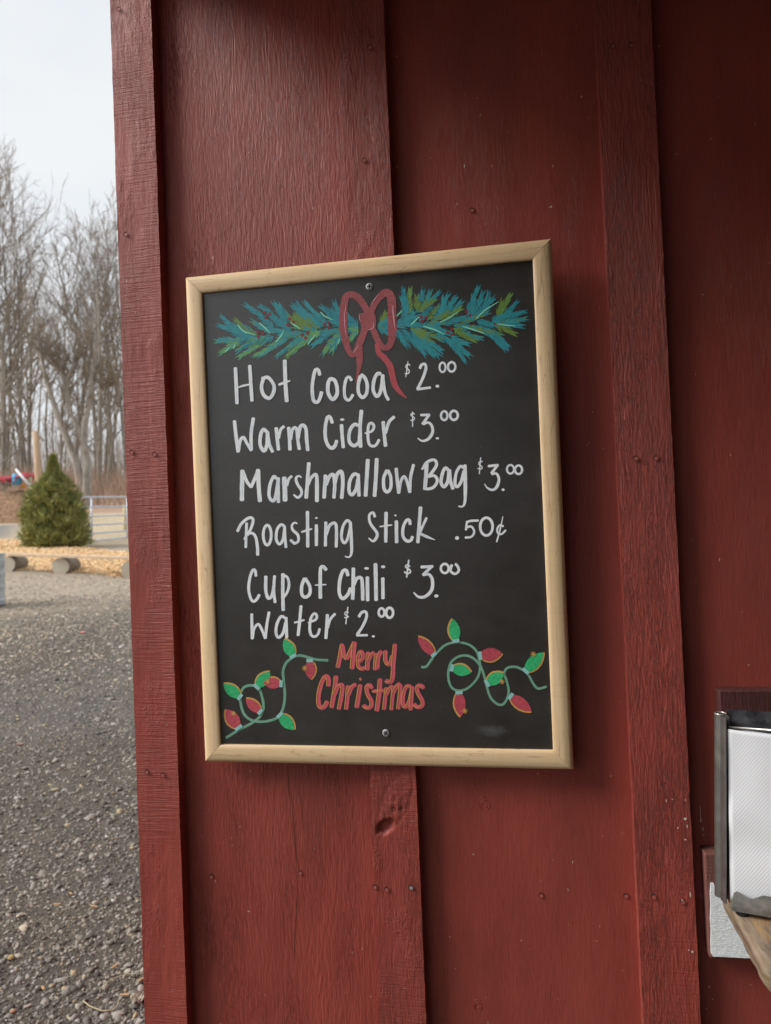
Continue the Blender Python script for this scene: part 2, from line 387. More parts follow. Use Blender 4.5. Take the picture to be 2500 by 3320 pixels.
def gravel():
    parts = []
    n = 70000; X, Y, s = wedge(n, 1.9, 13.0, power=1.75)
    k = ~((X > -.6) & (Y > .98)); X, Y, s = X[k], Y[k], s[k]; n = len(X)
    size = np.exp(rng.normal(math.log(.0050), .50, n)); size = np.clip(size, .0028, .024)*(1+.05*(s-2))
    z = gz2(X, Y)
    cl = rng.random(n); g = rng.uniform(.055, .33, n)*(1+.35*np.clip((s-4)/6, 0, 1)); patch = vn(X*2.3, Y*2.3)+.5*vn(X*7, Y*7); g = g*(1+.35*patch)
    fr = np.clip((s-6)/4, 0, 1); C = np.stack([g*(1.15+.14*patch+.10*fr), g*(1.0+.02*fr), g*(.84-.16*patch-.05*fr)], 1)
    w_ = cl > .62; C[w_] = np.stack([g[w_]*1.25, g[w_]*1.12, g[w_]*.93], 1)
    w_ = cl > .955; C[w_] = np.array([.42, .33, .21])*rng.uniform(.6, 1.1, (w_.sum(), 1))
    w_ = cl > .985; C[w_] = np.array([.50, .48, .45])*rng.uniform(.7, 1.1, (w_.sum(), 1))
    o = scatter('gravel', np.stack([X, Y, z], 1), size, C, mat=M['stone']); tag(o, 'grey crushed gravel covering the yard beside the red wall', 'gravel', kind='stuff')
    # pale stones and bark bits further off
    n = 5200; X, Y, s = wedge(n, 7.5, 16.2, power=.9)
    size = np.exp(rng.normal(math.log(.010), .4, n)); z = gz2(X, Y)
    C = np.where(rng.random((n, 1)) > .62, np.array([[.58, .48, .38]]), np.array([[.27, .24, .21]]))*rng.uniform(.6, 1.15, (n, 1))
    o = scatter('scattered_stones', np.stack([X, Y, z], 1), size, C, mat=M['stone'], flat=(1.1, .8, .5)); tag(o, 'pale stones and bark bits strewn over the far gravel', 'stones', kind='stuff')
gravel()
# litter on the gravel close to the wall
M['leaf_pale'] = simple('dry pale leaf', (.50, .44, .36), .8, noise=(90, 90, 90), bump=.002)
M['straw'] = simple('dry straw', (.62, .52, .32), .6)
M['pebble'] = simple('ochre pebble', (.40, .27, .10), .6, noise=(120, 120, 120), bump=.001)
M['chip'] = simple('wood chip', (.48, .30, .16), .8, noise=(160, 20, 20), bump=.001)
def litter_rock(name, px, py, r, mat, label, cat, flat=(1, .8, .6)):
    p = ground_at(px, py); V, T = rock_proto(); V = V*(1+(rng.random((len(V), 1))-.5)*.35)*np.array(flat)*r
    o = mesh(name, V, T, mat, loc=(p[0], p[1], gz2(p[0], p[1])+r*flat[2]*.55+.004)); o.rotation_euler[2] = random.random()*6
    sb = o.modifiers.new('s', 'SUBSURF'); sb.levels = 1; sb.render_levels = 1
    tag(o, label, cat)
litter_rock('pebble', 36, 3118, .017, M['pebble'], 'round ochre pebble on the gravel by the left edge of the photo', 'pebble')
litter_rock('pebble', 92, 3269, .013, simple('tan flat stone', (.36, .28, .22), .7, noise=(90, 90, 90)), 'flat tan diamond shaped stone on the near gravel', 'stone', (1, .7, .35))
litter_rock('pebble', 43, 3288, .011, simple('rusty stone', (.38, .19, .12), .8, noise=(90, 90, 90)), 'small rusty orange stone at the bottom left', 'stone')
litter_rock('pebble', 180, 2573, .02, simple('buff stone', (.40, .33, .22), .8, noise=(60, 60, 60)), 'oval buff stone in the middle of the yard gravel', 'stone', (1.2, .7, .5))
litter_rock('pebble', 68, 2420, .03, simple('brown stone', (.24, .16, .12), .8, noise=(60, 60, 60)), 'long brown stone lying on the left of the yard gravel', 'stone', (1.5, .6, .4))
litter_rock('pebble', 268, 2060, .045, simple('pink stone', (.55, .24, .20), .8, noise=(40, 40, 40)), 'pinkish stone on the dark band of gravel', 'stone', (1.2, .8, .45))
litter_rock('pebble', 200, 2787, .014, simple('grey round stone', (.30, .29, .27), .8, noise=(60, 60, 60)), 'pale grey stone on the gravel beside the corner batten', 'stone')
def leaf():
    p = ground_at(445, 3252); n = 9; V = []; Fc = []
    for i in range(n):
        for j in range(n):
            u = (i/(n-1)-.5)*2; v = (j/(n-1)-.5)*2; rr = (1-.25*abs(u*v)); a = .024
            V.append((u*a*rr, v*a*.75*rr, .012+.011*math.sin(u*5+v*3)+.008*math.sin(v*9-u*4)+random.uniform(-.002, .002)))
    for i in range(n-1):
        for j in range(n-1): Fc.append((i*n+j, i*n+n+j, i*n+n+j+1, i*n+j+1))
    o = mesh('dry_leaf', V, Fc, M['leaf_pale'], loc=(p[0], p[1], gz2(p[0], p[1])+.004), smooth=False); o.rotation_euler = (.1, .15, .8)
    so2 = o.modifiers.new('s', 'SOLIDIFY'); so2.thickness = .001
    tag(o, 'crumpled pale dry leaf on the gravel against the wall foot', 'leaf')
leaf()
def straw(pts, label, r=.0013):
    P = []
    for i, (x, y) in enumerate(pts):
        p = ground_at(x, y); P.append(np.array([p[0], p[1], gz2(p[0], p[1])+.014]))
    V, Fc = tube_geo(P, r, 5); o = mesh('straw', V, Fc, M['straw'], smooth=True); tag(o, label, 'straw')
straw([(270, 3275), (290, 3292), (330, 3299), (368, 3297), (382, 3275), (387, 3258)], 'curved pale straw hooked upward on the near gravel')
straw([(322, 3228), (360, 3205), (410, 3185), (438, 3172), (462, 3180)], 'thin bent straw lying by the wall foot above the curved one', .0008)
for px_, py_, an, lb in ((405, 3253, .3, 'reddish wood chip beside the crumpled leaf'), (460, 3200, 1.2, 'yellow wood chip touching the wall foot'), (372, 3155, 1.4, 'upright tan wood chip between gravel stones'), (140, 3225, 2.4, 'thin orange wood chip in the near gravel'), (185, 2950, .5, 'pink tinged wood chip in the middle of the near gravel'), (305, 2955, .1, 'long pale wood chip left of the batten'), (230, 2910, 2.5, 'brown sliver of wood on the gravel')):
    p = ground_at(px_, py_); V, Fc = box(-.014, .014, -.0035, .0035, 0, .003)
    o = mesh('wood_chip', V, Fc, M['chip'], loc=(p[0], p[1], gz2(p[0], p[1])+.010)); o.rotation_euler = (.15, .1, an); tag(o, lb, 'wood chip', 'wood chips lying in the gravel')

# mulch bed
def mulch():
    # bed outline in photo rows turned into ground points: front edge and back edge
    fx = [-700, -200, 0, 150, 300, 430, 700, 900]; fy = [1855, 1855, 1856, 1858, 1864, 1874, 1884, 1890]
    bx = [-700, -200, 0, 70, 150, 250, 330, 430, 700, 900]; by = [1752, 1750, 1748, 1752, 1762, 1774, 1782, 1795, 1825, 1850]
    NX, NY = 90, 26; V = []; Fc = []
    for i in range(NX):
        px = -700+1600*i/(NX-1); f = np.interp(px, fx, fy); b = np.interp(px, bx, by)
        a = ground_at(px, f+3*vn(px*.05, 1.5)*2); c = ground_at(px, b+2*vn(px*.05, 8.5)*2)
        for j in range(NY):
            t = j/(NY-1); x, y = a[0]*(1-t)+c[0]*t, a[1]*(1-t)+c[1]*t
            V.append((x, y, gz2(x, y)+.10*math.sin(math.pi*t)**.7+.03*vn(x*3, y*3)-.01))
    for i in range(NX-1):
        for j in range(NY-1): Fc.append((i*NY+j, i*NY+NY+j, i*NY+NY+j+1, i*NY+j+1))
    b = NB('mulch base'); c = b.mix(b.ramp(b.noise(b.coord(scale=(30, 30, 30)), 1, 4, .7), [(.35, 0.), (.65, 1.)]), (.58, .36, .18), (.92, .66, .38)); b.col(c); b.set(Roughness=.9)
    b.bump(b.noise(b.coord(scale=(30, 30, 30)), 1, 4, .7), .03)
    o = mesh('mulch_bed', V, Fc, b.m, smooth=True); tag(o, kind='structure')
    V = np.array(V); n = 16000; i = rng.integers(0, NX-1, n); j = rng.integers(0, NY-1, n); fu = rng.random((n, 1)); fv = rng.random((n, 1))
    A = V[i*NY+j]; B = V[(i+1)*NY+j]; Cc = V[i*NY+j+1]; P = A+(B-A)*fu+(Cc-A)*fv
    PV = np.array([(-1, -.3, 0), (1, -.25, 0), (.9, .3, 0), (-.9, .25, 0), (-1, -.3, .12), (1, -.25, .12), (.9, .3, .12), (-.9, .25, .12)], float)
    PT = np.array([(0, 3, 2, 1), (4, 5, 6, 7), (0, 1, 5, 4), (1, 2, 6, 5), (2, 3, 7, 6), (3, 0, 4, 7)])
    C = np.array([.92, .66, .38])[None]*rng.uniform(.55, 1.08, (n, 1))*np.array([1, 1, 1])[None]
    o = scatter('wood_chips', P, rng.uniform(.015, .05, n), C, flat=(1, 1, 1), mat=tinted('wood chip mulch', .85), proto=(PV, PT), tilt=.7, spread=.1, sink=.2)
    tag(o, 'fresh tan wood chip mulch heaped under the log bench and cedar', 'wood chips', kind='stuff')
mulch()

# ------------------------------------------------------------------ log bench
def bark():
    b = NB('grey bark'); n = b.noise(b.coord(scale=(40, 40, 40)), 1, 5, .7); b.col(b.mix(b.ramp(n, [(.35, 0.), (.65, 1.)]), (.11, .085, .065), (.30, .245, .20))); b.set(Roughness=.95); b.bump(n, .02); return b.m
M['bark'] = bark()
def endgrain():
    b = NB('weathered end grain'); w_ = b.n('TexWave', wave_type='RINGS', rings_direction='Y'); w_.inputs['Scale'].default_value = 22; w_.inputs['Distortion'].default_value = 2.5; w_.inputs['Detail'].default_value = 3
    b.l(b.coord(), w_.inputs['Vector']); b.col(b.mix(w_.outputs[0], (.46, .41, .32), (.60, .55, .45))); b.set(Roughness=.9); return b.m
M['endgrain'] = endgrain()
def bench():
    la = ground_at(30, 1857); lb = ground_at(197, 1862); lc = ground_at(423, 1874)
    ang = math.atan2(lc[1]-la[1], lc[0]-la[0])
    root = empty('log_bench', lb, label='low bench of a long plank resting on three log rounds beside the mulch', cat='bench')
    dirx = np.array([math.cos(ang), math.sin(ang), 0]); away = np.array([math.sin(R(-8)), math.cos(R(-8)), 0])
    for k, (px, py, rr) in enumerate(((22, 1857, .172), (197, 1863, .172), (423, 1873, .165))):
        g = ground_at(px, py); c = g + np.array([0, 0, rr*.93]) - lb
        # log axis runs back and to the right, so its face and its right flank both show
        axd = np.array([math.sin(R(-13)), math.cos(R(-13)), 0]) if k != 2 else np.array([math.sin(R(-24)), math.cos(R(-24)), 0])
        n = 22; V = []; Fc = []; L = .62
        for t in range(5):
            for i in range(n):
                a = 2*math.pi*i/n; r0 = rr*(1+.03*math.sin(3*a+k)+random.uniform(-.012, .012)); 
                V.append((r0*math.cos(a), L*t/4, r0*math.sin(a)))
        for t in range(4):
            for i in range(n): Fc.append((t*n+i, t*n+(i+1) % n, (t+1)*n+(i+1) % n, (t+1)*n+i))
        lg = mesh('log', V, Fc, M['bark'], root, loc=c); lg.rotation_euler[2] = -math.atan2(axd[0], axd[1])
        ef = mesh('end_face', [(v[0]*.995, v[1]-.002, v[2]*.995) for v in V[:n]], [tuple(range(n))], M['endgrain'], lg)
        ef2 = mesh('end_face', [(v[0]*.995, v[1]+.002, v[2]*.995) for v in V[-n:]], [tuple(range(n))], M['endgrain'], lg)
    # plank
    p0 = ground_at(8, 1857); p1 = ground_at(423, 1873)
    h0 = .345; a = p0+np.array([0, 0, h0]) - lb; c = p1+np.array([0, 0, h0]) - lb
    ex = (c-a)/np.linalg.norm(c-a); a = a - ex*1.0; c = c + ex*1.3; ey = np.cross([0, 0, 1], ex); ey /= np.linalg.norm(ey)
    V = []
    for q in (a, c):
        for yy in (.0, .27):
            for zz in (0, .048): V.append(q+ey*yy+np.array([0, 0, zz]))
    Fc = [(0, 1, 3, 2), (4, 6, 7, 5), (0, 4, 5, 1), (2, 3, 7, 6), (0, 2, 6, 4), (1, 5, 7, 3)]
    pl = mesh('plank', V, Fc, simple('fresh sawn plank', (.56, .41, .27), .7, noise=(6, 6, 60), var=.25), root); bevel(pl, .006)
bench()

# ------------------------------------------------------------------ cedar
def cedar():
    base = ground_at(182, 1779); D = (base-CAM)@fw; pxm = D/FPX
    H = 300*pxm; root = empty('cedar_bush', base, label='broad green cedar bush with a thin pointed top behind the bench', cat='evergreen bush')
    V, Fc = tube_geo([(0, 0, -.05), (0, 0, H*.5), (.0, 0, H*.93)], [.06, .035, .006], 7); mesh('trunk', V, Fc, M['bark'], root)
    rows = np.array([0, 15, 45, 85, 135, 185, 215, 240, 262, 285, 322])/322*H
    rad = np.array([60, 96, 107, 103, 92, 78, 64, 42, 20, 9, 2])*pxm*.92
    n = 9500; zz = H*rng.random(n)**1.15; rr = np.interp(zz, rows, rad)
    th = rng.random(n)*6.283; lob = 1+.12*np.sin(th*4+zz*4)+.14*np.sin(th*7-zz*9)+.08*np.sin(zz*14+th*3); f = (rng.random(n)**.5)
    P = np.stack([rr*f*lob*np.cos(th), rr*f*lob*np.sin(th), zz], 1)
    out = np.stack([np.cos(th), np.sin(th), np.full(n, .8)+.9*rng.random(n)], 1); out += rng.normal(0, .35, (n, 3)); out /= np.linalg.norm(out, axis=1)[:, None]
    L = rng.uniform(.06, .24, n)*(.6+.5*(1-zz/H)); V = []; T = []; C = []
    k = 5
    for b in range(k):
        d = out + rng.normal(0, .38, (n, 3)); d /= np.linalg.norm(d, axis=1)[:, None]
        side = np.cross(d, rng.normal(0, 1, (n, 3))); side /= np.linalg.norm(side, axis=1)[:, None]; wd = (L*.085)[:, None]
        base_i = len(V)*0
        V.append(np.stack([P-side*wd, P+side*wd, P+d*L[:, None]], 1))
        C.append(np.repeat((np.array([.265, .285, .10])[None]*rng.uniform(.5, 1.5, (n, 1))*np.array([1., 1., 1.]) + (rng.random((n, 1)) > .88)*np.array([.14, .09, .01]))[:, None, :], 3, 1))
    V = np.concatenate(V).reshape(-1, 3); C = np.concatenate(C).reshape(-1, 3); C = np.concatenate([C, np.ones((len(C), 1))], 1)
    T = np.arange(len(V)).reshape(-1, 3)
    fast_mesh('foliage', V, T, tinted('cedar foliage', .55), root, col=C)
cedar()
def weed_clump(px, py, h_px, w_px, col_, label, n=260, name='dry_weed_clump', cat='dry weeds'):
    base = ground_at(px, py); D = (base-CAM)@fw; m = D/FPX; V = []; C = []
    for i in range(n):
        a = random.random()*6.28; rr = w_px*m*.25*random.random(); p = np.array([rr*math.cos(a), rr*math.sin(a), 0])
        h = h_px*m*random.uniform(.4, 1.05); tip = p+np.array([rng.normal(0, w_px*m*.3), rng.normal(0, w_px*m*.3), h])
        s = np.array([math.cos(a+1), math.sin(a+1), 0])*.006*D/20; V += [p-s, p+s, tip]; c = np.array(col_)*random.uniform(.6, 1.3); C += [(*c, 1)]*3
    o = fast_mesh(name, np.array(V)+np.array(base), np.arange(len(V)).reshape(-1, 3), M['weed'], col=C); tag(o, label, cat)
M['weed'] = tinted('dry weed stems', .9)
weed_clump(98, 1690, 130, 30, (.42, .31, .15), 'tall straw coloured weed clump left of the cedar')
weed_clump(255, 1600, 70, 40, (.40, .22, .10), 'rusty brown weed clump behind the cedar on its right')

# ------------------------------------------------------------------ farm gate
def gate():
    mg = simple('galvanised tube', (.55, .60, .66), .45, .35, noise=(8, 8, 8), var=.12)
    zs = [1612, 1644, 1674, 1702, 1729, 1754]; z2 = [1611, 1643, 1670, 1696, 1721, 1742]
    DA, DB = 22.0, 23.8
    A_ = [at_depth(297, y, DA) for y in zs]; B_ = [at_depth(413, y, DB) for y in z2]
    g0 = np.array([A_[-1][0], A_[-1][1], gz2(A_[-1][0], A_[-1][1])])
    root = empty('farm_gate', g0, label='galvanised tube farm gate standing behind the cedar', cat='gate')
    for a, b in zip(A_, B_):
        d = b-a; p = a-d*.75; q = b+d*1.2; V, Fc = tube_geo([p-g0, q-g0], .026, 8); mesh('rail', V, Fc, mg, root, smooth=True)
    for t in (-.75, 0, 1, 2.2):
        top = A_[0]+(B_[0]-A_[0])*t; bot = A_[-1]+(B_[-1]-A_[-1])*t
        V, Fc = tube_geo([bot-g0, top-g0], .029, 8); mesh('upright', V, Fc, mg, root, smooth=True)
    # posts that carry it
    for t, nm in ((-.85, 'gate_post'), (2.32, 'gate_post')):
        top = A_[0]+(B_[0]-A_[0])*t; gzz = gz2(top[0], top[1]); V, Fc = tube_geo([(top[0], top[1], gzz-.3), (top[0], top[1], max(top[2], gzz+1.2)+.1)], .08, 10)
        o = mesh(nm, V, Fc, simple('grey wooden post', (.30, .26, .21), .9, noise=(20, 20, 4)), smooth=False)
        tag(o, 'grey wooden post at the %s end of the farm gate' % ('cedar' if t < 0 else 'far right'), 'post')
gate()
def pole():
    D = 25.; top = at_depth(116, 1398, D); bot = at_depth(128, 1600, D); gzz = gz2(bot[0], bot[1])
    d = (top-bot)/(top[2]-bot[2]); foot = bot + d*(gzz-.2-bot[2])
    V, Fc = tube_geo([foot, (foot+top)/2, top], [.125, .115, .105], 14); b = NB('weathered tan pole')
    b.col(b.mix(b.noise(b.coord(scale=(14, 14, 2)), 1, 5), (.28, .18, .11), (.60, .44, .30))); b.set(Roughness=.9)
    o = mesh('wooden_pole', V, Fc, b.m, smooth=True); tag(o, 'tall weathered tan wooden pole standing before the bare trees', 'pole')
    a = at_depth(404, 1638, 27); gzz = gz2(a[0], a[1]); V, Fc = tube_geo([(a[0], a[1], gzz-.2), (a[0], a[1], a[2])], .07, 8)
    o = mesh('fence_post', V, Fc, simple('pale yellow post', (.50, .42, .26), .9), smooth=True); tag(o, 'short pale yellow post just behind the farm gate', 'post')
pole()

# galvanised bin at the left edge
def bin_():
    g = ground_at(15, 1968); D = (g-CAM)@fw; m = D/FPX; rr = .27; H = 172*m
    c = at_depth(15, 1968, D) - rt*rr; c[2] = gz2(c[0], c[1]); root = empty('galvanised_bin', c, label='ribbed galvanised steel bin at the left edge of the yard', cat='bin')
    prof = [(rr*.90, 0), (rr*.92, .02)]
    z = .02
    for i in range(1, 40):
        t = i/40; rr_ = rr*(.92+.08*t); prof.append((rr_+(.006 if (i % 10) in (4, 5) else 0), H*t))
    prof += [(rr, H*.985), (rr+.012, H*.99), (rr+.012, H), (rr-.006, H), (rr-.01, H*.9), (rr*.9, .03)]
    n = 40; V = []; Fc = []
    for (q, z) in prof:
        for i in range(n): a = 6.2832*i/n; V.append((q*math.cos(a), q*math.sin(a), z))
    for j in range(len(prof)-1):
        for i in range(n): Fc.append((j*n+i, j*n+(i+1) % n, (j+1)*n+(i+1) % n, (j+1)*n+i))
    mg = simple('zinc sheet', (.42, .47, .50), .45, .5, noise=(10, 10, 10), var=.15)
    Fc.append(tuple(range(n-1, -1, -1))); mesh('bin_body', V, Fc, mg, root, smooth=True)
    for s in (1, -1):
        P = [((rr+.01)*s*math.cos(a_)*1.0, (rr*.3)*a2, H*.8+zz) for a_, a2, zz in ((.1, -.4, .05), (.1, -.4, -.02), (.1, 0, -.05), (.1, .4, -.02), (.1, .4, .05))]
        P = [(p[0]+s*.02, p[1], p[2]) for p in P]; V, Fc = tube_geo(P, .006, 6); mesh('handle', V, Fc, mg, root, smooth=True)
bin_()

# ------------------------------------------------------------------ clutter by the woods
def clutter():
    D = 33.
    def place(px, py): p = at_depth(px, py, D); return np.array([p[0], p[1], p[2]])
    m = D/FPX
    # rubbish stands on a low earth bank
    bank_c = place(60, 1590); 
    V = []; Fc = []; NX, NY = 26, 10
    A = at_depth(-160, 1600, D); B = at_depth(150, 1588, D)
    for i in range(NX):
        for j in range(NY):
            u = i/(NX-1); v = j/(NY-1); p = A*(1-u)+B*u + np.array([UD[0], UD[1], 0])*(v-.3)*4.2
            top = p[2]+.12+.25*vn(np.array(p[0]*1.3), np.array(p[1]*1.3)); g = gz2(p[0], p[1])-.15
            e = min(1, 4*min(u, 1-u))*math.sin(math.pi*min(1, v*1.15))**.5 if 0 < v*1.15 < 1 else 0
            V.append((p[0], p[1], g+(max(top, g)-g)*e))
    for i in range(NX-1):
        for j in range(NY-1): Fc.append((i*NY+j, i*NY+NY+j, i*NY+NY+j+1, i*NY+j+1))
    b = NB('leaf bank'); b.col(b.mix(b.ramp(b.noise(b.coord(scale=(7, 7, 7)), 1, 5, .7), [(.35, 0.), (.65, 1.)]), (.16, .095, .055), (.40, .25, .15))); b.set(Roughness=.95); b.bump(b.noise(b.coord(scale=(12, 12, 12)), 1, 5), .08)
    o = mesh('earth_bank', V, Fc, b.m, smooth=True); tag(o, kind='structure')
    # blue barrel
    c = place(56, 1572); r = 15*m; H = 36*m; n = 20
    prof = [(r*.86, 0), (r*.97, .06*H), (r, .3*H), (r*1.04, .33*H), (r, .36*H), (r, .63*H), (r*1.04, .66*H), (r, .69*H), (r*.97, .94*H), (r*.86, H), (0.01, H*1.0)]
    V = [(q*math.cos(6.2832*i/n), q*math.sin(6.2832*i/n), z) for q, z in prof for i in range(n)]
    Fc = [(j*n+i, j*n+(i+1) % n, (j+1)*n+(i+1) % n, (j+1)*n+i) for j in range(len(prof)-1) for i in range(n)]+[tuple(range(n-1, -1, -1))]
    root = empty('blue_barrel', c, label='light blue plastic barrel on the bank beside the leaning pipe', cat='barrel')
    mesh('barrel_body', V, Fc, simple('blue plastic', (.07, .30, .52), .5), root, smooth=True)
    V2, F2 = tube_geo([(r*.4, 0, H*.99), (r*.4, 0, H*1.05)], r*.16, 8); mesh('bung', V2, F2, simple('white plastic cap', (.7, .7, .7), .5), root)
    # red tarps
    for (px, py, wx, hx, lab) in ((22, 1563, 34, 26, 'crumpled red tarp left of the blue barrel'), (90, 1556, 32, 31, 'dark red tarp heap between the pipe and the wooden pole')):
        c = place(px, py); n = 14; V = []; Fc = []
        for i in range(n):
            for j in range(n):
                u = i/(n-1)*2-1; v = j/(n-1)*2-1; e = max(0, 1-(abs(u)**2.2+abs(v)**2.2)/1.6)
                V.append((u*wx*m*.55, v*.6, (hx*m*e**.45)*(1+.35*float(vn(np.array(u*3.1+px), np.array(v*3.3)))) - .05))
        for i in range(n-1):
            for j in range(n-1): Fc.append((i*n+j, i*n+n+j, i*n+n+j+1, i*n+j+1))
        o = mesh('red_tarp', V, Fc, simple('red tarp', (.48, .045, .06), .45, noise=(4, 4, 4), var=.35), smooth=True, loc=c+np.array([0, 0, -.05])); tag(o, lab, 'tarp')
        so_ = o.modifiers.new('s', 'SOLIDIFY'); so_.thickness = .01
    # white buckets
    def bucket(px, py, r_px, h_px, mat, nm, lab, cat):
        c = place(px, py); r = r_px*m; H = h_px*m; root = empty(nm, c, label=lab, cat=cat); n = 16
        prof = [(r*.85, 0), (r*.95, H*.8), (r*1.06, H*.82), (r*1.06, H*.88), (r, H), (r*.93, H), (r*.8, .1*H)]
        V = [(q*math.cos(6.2832*i/n), q*math.sin(6.2832*i/n), z) for q, z in prof for i in range(n)]
        Fc = [(j*n+i, j*n+(i+1) % n, (j+1)*n+(i+1) % n, (j+1)*n+i) for j in range(len(prof)-1) for i in range(n)]+[tuple(range(n-1, -1, -1))]
        mesh('bucket_body', V, Fc, mat, root, smooth=True)
        P = [(r*1.06*math.cos(a), -.01, H*.85-r*1.0*math.sin(a)) for a in np.linspace(0, math.pi, 9)]; V, Fc = tube_geo(P, .01, 5); mesh('handle', V, Fc, mat, root)
    wp = simple('white plastic', (.66, .66, .64), .5); bucket(47, 1582, 9, 20, wp, 'white_bucket', 'white plastic bucket at the foot of the blue barrel', 'bucket')
    bucket(12, 1584, 8, 18, simple('grey white plastic', (.50, .49, .46), .6), 'white_bucket', 'grimy white bucket under the left red tarp', 'bucket')
    bucket(76, 1583, 7, 14, simple('orange plastic', (.72, .34, .06), .5), 'orange_bucket', 'small orange bucket at the foot of the leaning pipe', 'bucket')
    bucket(98, 1571, 7, 26, simple('cream plastic', (.55, .52, .42), .6), 'cream_bucket', 'tall cream bucket below the dark red tarp', 'bucket')
    a = at_depth(52, 1522, D-.6); b_ = at_depth(101, 1580, D-.9); V, Fc = tube_geo([b_, a], .055, 10)
    o = mesh('white_pipe', V, Fc, simple('white pipe', (.62, .62, .64), .45), smooth=True); tag(o, 'long white pipe leaning against the clutter on the bank', 'pipe')
    # brown log beside the tarp
    a = at_depth(-20, 1560, D-.4); b_ = at_depth(34, 1572, D-.5); V, Fc = tube_geo([a, b_], [.10, .09], 9); o = mesh('fallen_log', V, Fc, M['bark'], smooth=True); tag(o, 'short brown fallen log under the left red tarp', 'log')
clutter()

# ------------------------------------------------------------------ bare woods
def tree_bark(name, c1, c2):
    b = NB(name); n = b.noise(b.coord(scale=(5, 5, 1.2)), 1, 5, .7); b.col(b.mix(b.ramp(n, [(.3, 0.), (.7, 1.)]), c1, c2)); b.set(Roughness=.95); return b.m
M['tb1'] = tree_bark('grey brown bark', (.15, .13, .105), (.36, .32, .27))
M['tb2'] = tree_bark('pale grey bark', (.16, .145, .125), (.46, .42, .37))
M['twig'] = tree_bark('winter twigs', (.17, .135, .10), (.32, .265, .205))
def grow(seed, H, lean=(0, 0), r0=.22, fork=1, crown0=.25, dens=1.0, spread=1.0):
    rs = np.random.default_rng(seed); trunkP = []; segs = []     # segs: list of (points, radii, sides)
    limbs = []
    def path(p, d, L, r, n, wob, uptrend):
        P = [p.copy()]; Rr = [r]; 
        for i in range(n):
            d = d + rs.normal(0, wob, 3); d[2] += uptrend; d /= np.linalg.norm(d); p = p + d*L/n; P.append(p.copy()); Rr.append(r*(1-.82*(i+1)/n))
        return P, Rr
    main = []
    for f in range(fork):
        d = np.array([lean[0]+(rs.normal(0, .22) if fork > 1 else rs.normal(0, .03)), lean[1]+rs.normal(0, .05), 1.]); d /= np.linalg.norm(d)
        P, Rr = path(np.array([0, 0, -.4]), d, H*rs.uniform(.82, 1.0), r0*(1 if f == 0 else .75), 14, .055, .05); main.append((P, Rr, 8))
    twigs = []; limb_list = []
    for P, Rr, _ in main:
        nb = int(20*dens)
        for k in range(nb):
            t = crown0+(1-crown0)*((k+rs.random())/nb)*.97; x = t*(len(P)-1); i = int(x); p = P[i]+(P[min(i+1, len(P)-1)]-P[i])*(x-i); r = Rr[i]*.55+.006
            az = rs.random()*6.283; d = np.array([math.cos(az)*spread, math.sin(az)*spread, rs.uniform(.5, 1.5)]); d /= np.linalg.norm(d)
            L = H*(.16+.30*(1-t))*rs.uniform(.6, 1.15)
            bP, bR = path(p, d, L, r, 7, .13, .09); limb_list.append((bP, bR, 5))
            n2 = int(6*dens)
            for q in range(n2):
                t2 = rs.uniform(.15, 1); x2 = t2*(len(bP)-1); i2 = min(int(x2), len(bP)-2); p2 = bP[i2]+(bP[i2+1]-bP[i2])*(x2-i2)
                d2 = (bP[i2+1]-bP[i2]); d2 = d2/np.linalg.norm(d2)+rs.normal(0, .5, 3); d2[2] += .25; d2 /= np.linalg.norm(d2)
                cP, cR = path(p2, d2, L*.42*rs.uniform(.5, 1.2), bR[i2]*.45+.006, 4, .16, .07); twigs.append((cP, cR, 3))
                for w_ in range(int(2.4*dens)):
                    t3 = rs.uniform(.1, 1); x3 = t3*(len(cP)-1); i3 = min(int(x3), len(cP)-2); p3 = cP[i3]+(cP[i3+1]-cP[i3])*(x3-i3)
                    d3 = (cP[i3+1]-cP[i3]); d3 = d3/(np.linalg.norm(d3)+1e-9)+rs.normal(0, .5, 3); d3[2] += .2; d3 /= np.linalg.norm(d3)
                    l3 = L*.20*rs.uniform(.5, 1.3); twigs.append(([p3, p3+d3*l3*.5, p3+d3*l3+np.array([0, 0, .05*l3])], [.020, .014, .008], 3))
    return main, limb_list, twigs
def tubes_to_mesh(name, lst, mat, rmin=.004):
    V = []; Q = []; base = 0
    for P, Rr, n in lst:
        v, f = tube_geo(P, [max(r, rmin) for r in Rr], n, cap=False); V += v; Q += [tuple(i+base for i in ff) for ff in f]; base += len(v)
    me = fast_mesh(name, np.array(V), np.array(Q), mat, smooth=True); d = me.data; bpy.data.objects.remove(me); return d
protos = []
for sd_, kw in ((11, dict(H=26, r0=.27, dens=1.25, crown0=.3)), (12, dict(H=22, r0=.15, dens=1.05, fork=2, crown0=.22, spread=.7)), (13, dict(H=20, r0=.14, dens=1.0, spread=.55, crown0=.2)), (14, dict(H=24, r0=.18, dens=1.1, fork=3, crown0=.3, spread=.8)), (15, dict(H=17, r0=.13, dens=.95, fork=2, spread=.6, crown0=.12))):
    m_, l_, t_ = grow(sd_, **kw)
    protos.append((tubes_to_mesh('trunk', m_, M['tb1']), tubes_to_mesh('limbs', l_, M['tb1'], .018), tubes_to_mesh('twigs', t_, M['twig'], .011), kw['H']))
